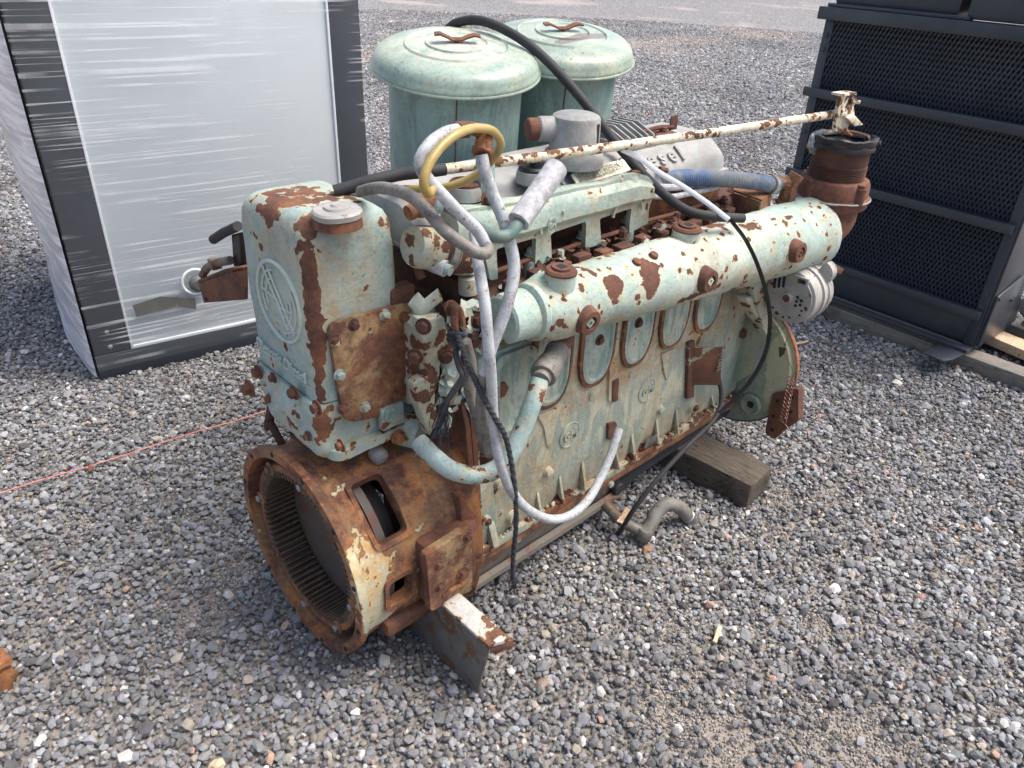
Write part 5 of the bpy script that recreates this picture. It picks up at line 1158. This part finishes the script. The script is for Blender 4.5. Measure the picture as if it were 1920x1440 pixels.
for qs in (((248, 572), (300, 556), (328, 557), (332, 574), (256, 594)), ((326, 556), (366, 559), (368, 580), (334, 575))): prism(b, [cpx(*q, -.021) for q in qs], -cb * .0015)
bmesh.ops.remove_doubles(b, verts=b.verts[:], dist=.0001); finish('tape_strip', b, M_GTAPE, cab)
b = BM(); G = []
nU, nZ = 44, 60
for i in range(nU + 1):
    row = []
    for j in range(nZ + 1):
        u = -.006 + (CW + .012) * i / nU; z = .055 + (CH - .05) * j / nZ; w = -.014 + .003 * noise.noise(Vector((u * 2, z * 26, 1))) + .004 * noise.noise(Vector((u * 3, z * 4, 5)))
        row.append(b.verts.new(cp_(u, min(w, -.008), z)))
    G.append(row)
for i in range(nU):
    for j in range(nZ): b.faces.new((G[i][j], G[i + 1][j], G[i + 1][j + 1], G[i][j + 1]))
finish('stretch_film', b, M_FILM, cab)
b = BM(); G = []
for i in range(41):
    row = []
    for j in range(61):
        w = -.012 + (CD + .01) * i / 40; z = .03 + (CH - .03) * j / 60; s = math.sin(PI * i / 40) ** .6
        u = -.014 - .05 * s * (1 - .3 * math.sin(z * 5)) - .010 * s * noise.noise(Vector((w * 2, z * 9 - w * 4, 3)))
        row.append(b.verts.new(cp_(u, w, z)))
    G.append(row)
for i in range(40):
    for j in range(60): b.faces.new((G[i][j], G[i + 1][j], G[i + 1][j + 1], G[i][j + 1]))
finish('stretch_film', b, M_FILMS, cab)

# ================================================================== RADIATOR
ro = Vector((3.006, -.608, 0)); rdv = Vector((.0648, .9979, 0)).normalized(); rf = Vector((-.9979, .0648, 0)).normalized()
rad = thing('radiator_unit', 'large black radiator in a steel frame with expanded metal guard, standing on timbers', 'radiator', tuple(ro))
RM = Matrix((rdv, rf, Vector((0, 0, 1)))).transposed()
def rbox(name, u0, u1, w0, w1, z0, z1, mat=None, bev=.003, parent=None):
    b = BM(); box(b, ro + rdv * ((u0 + u1) / 2) + rf * ((w0 + w1) / 2) + Vector((0, 0, (z0 + z1) / 2)), (abs(u1 - u0), abs(w1 - w0), abs(z1 - z0)), RM, bev); return finish(name, b, mat or M_RAD, parent or rad)
def rpl(px, py, w=0): return atp(px, py, ro + rf * w, rf)
RW = 1.065
rbox('side_post', RW - .045, RW, -.045, .0, .10, 1.345); rbox('side_post', 0.0, .045, -.045, 0, .10, 1.345)
rbox('top_bar', -.10, RW + .028, -.06, .032, 1.345, 1.397)
for z in (1.035, .655, .262): rbox('cross_bar', .012, RW + .018, .002, .030, z - .020, z + .020)
rbox('core', .046, RW - .046, -.12, -.035, .245, 1.344, M_CORE, .001)
rbox('lower_panel', .046, RW - .046, -.030, -.012, .118, .243)
rbox('base_ledge', .0, RW, .001, .055, .095, .112); rbox('base_ledge', .0, RW, -.45, -.0465, .085, .11)
# side plate running back
b = BM(); prism(b, [ro + rf * w + Vector((0, 0, z)) - rdv * .001 for w, z in ((-.001, .11), (-.001, .80), (-.06, 1.34), (-.20, 1.34), (-.25, .60), (-.45, .12))], -rdv * .008, .001); finish('side_plate', b, M_RAD, rad)
b = BM(); prism(b, [ro + rf * w + Vector((0, 0, z)) - rdv * .011 for w, z in ((-.006, .12), (-.012, .36), (-.26, .40), (-.28, .12))], -rdv * .010, .001); finish('gusset_plate', b, M_RAD, rad)
for w, z in ((-.03, .345), (-.20, .30)): hexbolt('bolt', ro + rf * w + Vector((0, 0, z)) - rdv * .021, -rdv, .008, rad, M_RAD, .006)
for u, z in ((.025, .36), (.025, .30), (RW - .022, 1.28), (RW - .022, 1.22), (RW - .022, .85), (RW - .022, .60)): hexbolt('bolt', ro + rdv * u + rf * .0005 + Vector((0, 0, z)), rf, .010, rad, M_RAD, .005)
# expanded metal guard
b = BM(); cw_, chh = .0185, .043; z0, z1, u0, u1 = .245, 1.344, .046, RW - .046; W2 = .0034
nu = int((u1 - u0) / cw_); nz = int((z1 - z0) / chh); cw_ = (u1 - u0) / nu; chh = (z1 - z0) / nz
def strand(ua, za, ub, zb):
    A = ro + rdv * ua + Vector((0, 0, za)); B_ = ro + rdv * ub + Vector((0, 0, zb)); s = (B_ - A).normalized().cross(rf) * W2; f0, f1 = rf * -.010, rf * -.0035
    v = [b.verts.new(p) for p in (A - s + f0, A + s + f1, B_ + s + f1, B_ - s + f0)]; b.faces.new(v)
    v2 = [b.verts.new(p) for p in (A + s + f1, A + s * 1.4 + f1 * 2.2, B_ + s * 1.4 + f1 * 2.2, B_ + s + f1)]; b.faces.new(v2)
for i in range(nu):
    for j in range(nz):
        a, c = u0 + i * cw_, z0 + j * chh
        strand(a, c + chh / 2, a + cw_ / 2, c); strand(a + cw_ / 2, c, a + cw_, c + chh / 2); strand(a, c + chh / 2, a + cw_ / 2, c + chh); strand(a + cw_ / 2, c + chh, a + cw_, c + chh / 2)

for v in b.verts: v.co += rf * (.005 * noise.noise(v.co * 4) + .0015 * noise.noise(v.co * 30))
gm = finish('expanded_metal_guard', b, M_MESH, rad, 20); gm['kind'] = 'stuff'
b = BM(); prism(b, [atz(*q, .088) for q in ((1728, 663), (1760, 647), (1807, 653), (1824, 657), (1785, 677), (1767, 679))], (0, 0, .008), .001); finish('foot_plate', b, M_RAD, rad)
rbox('header_tank', .50, RW - .01, -.32, -.02, 1.402, 1.56, M_RAD, .02); rbox('header_tank', -.4, .46, -.35, .0, 1.402, 1.62, M_RAD, .006); rbox('hanging_lip', .44, RW + .0, -.03, .012, 1.398, 1.412)
b = BM(); q0, q1 = ro - rdv * .05 + rf * -.42 + Vector((0, 0, .20)), ro - rdv * .14 + rf * -.85 + Vector((0, 0, .36)); cyl(b, q0, q1, .058, 28); pp = finish('wrapped_pipe', b, M_TAPE, rad)
b = BM(); cyl(b, q0 + Vector((0, 0, -.06)), q0 + Vector((-.02, -.09, -.075)), .02, 12); finish('drain_cock', b, M_STEEL, rad)
def beam(label, pa, pb, zt, w, h, mat, name='timber_skid'):
    A, B_ = atz(*pa, zt), atz(*pb, zt); d = (B_ - A).normalized(); A = A - d * .5 if False else A; B_ = B_ + d * .6; side = Vector((-d.y, d.x, 0)); side = side if side.x > 0 else -side
    b = BM(); prism(b, [A, B_, B_ + side * w, A + side * w], (0, 0, -h), .004); rough(b, .002, 9, maxlen=.1); o = finish(name, b, mat, None)
    return tag(o, label, 'timber', 'timbers under the radiator')
beam('grey weathered timber on the gravel along the front edge of the radiator', (1500, 554), (1920, 706), .078, .10, .078, M_WOODG)
beam('pale new pine plank behind the grey timber, under the radiator corner', (1790, 602), (1920, 657), .083, .12, .045, M_WOODN)
beam('grey timber farthest back under the radiator at the right edge', (1840, 585), (1920, 618), .083, .10, .08, M_WOODG)

# ================================================================== SMALL THINGS ON THE GROUND
b = BM(); A, B_ = atz(0, 925, .028), atz(492, 772, .028); d = (B_ - A); pts = [A - d * .6 + d * (i / 14) * 2.6 + Vector((0, 0, .003 * math.sin(i * 2.1))) for i in range(15)]
tube(b, pts, .0021, 6, 4); so = finish('string_line', b, M_STRING, None); tag(so, 'thin red string stretched over the gravel behind the flywheel', 'string')
def chip(name, label, cat, px, py, size, rot, mat, z=.022):
    b = BM(); box(b, (0, 0, 0), size, None, min(size) * .2); rough(b, min(size) * .25, 40, maxlen=max(size) / 4); p = atz(px, py, z)
    for v in b.verts: v.co = Matrix.Rotation(rot, 3, 'Z') @ v.co + p
    return tag(finish(name, b, mat, None), label, cat)
chip('wood_chip', 'splinter of pale wood lying on the gravel right of the engine', 'wood chip', 1345, 1190, (.062, .012, .008), .35, M_WOODN)
chip('wood_chip', 'thin splinter of pale wood on the gravel beyond the far mount', 'wood chip', 1500, 643, (.10, .012, .006), -.3, M_WOODN)
chip('rust_flake', 'small rust-brown flake beside the red string', 'flake', 170, 880, (.032, .014, .010), 1.2, M_RUSTR)
chip('wood_block', 'rusty brown block end cut off by the left edge of the picture', 'block', -8, 1262, (.075, .06, .085), .2, M_RUSTO, .045)
def bigstone(label, px, py, s, colr, seed):
    b = BM(); bmesh.ops.create_icosphere(b, subdivisions=2, radius=1); p = atz(px, py, .016)
    for v in b.verts: v.co *= 1 + .5 * noise.noise(v.co * 1.3 + Vector((seed, 0, 0))); v.co = p + Vector((v.co.x * s, v.co.y * s * .8, v.co.z * s * .5))
    return tag(finish('stone', b, plain('stone_%d' % seed, colr, tuple(x * .8 for x in colr), 40, .9, 0, .002, 90), None, 20), label, 'stone')
bigstone('white stone lying alone on the gravel in front of the radiator', 1682, 718, .026, (.60, .57, .52), 3)
bigstone('round brown stone just below the drain elbow', 1213, 1030, .018, (.30, .17, .09), 5)
bigstone('pale yellow stone at the bottom left of the picture', 410, 1431, .018, (.55, .45, .30), 7)

wo = [o for o in bpy.data.objects if o.get('label', '').startswith('long white hose hanging')][0]
b = BM(); e1_, e0_ = aty(1161, 804, -.355), aty(1146, 848, -.37); dd_ = (e1_ - e0_).normalized(); lathe(b, [(.0075, 0), (.0075, .0012)], e1_ - dd_ * .0004, dd_, 14); finish('hose_bore', b, M_CORE, wo)
for o in bpy.data.objects:
    if o.get('category') == 'hose' and 'white hose' in o['label'] and o.name.startswith('white_hose'): o['group'] = 'white hoses draped over the engine'
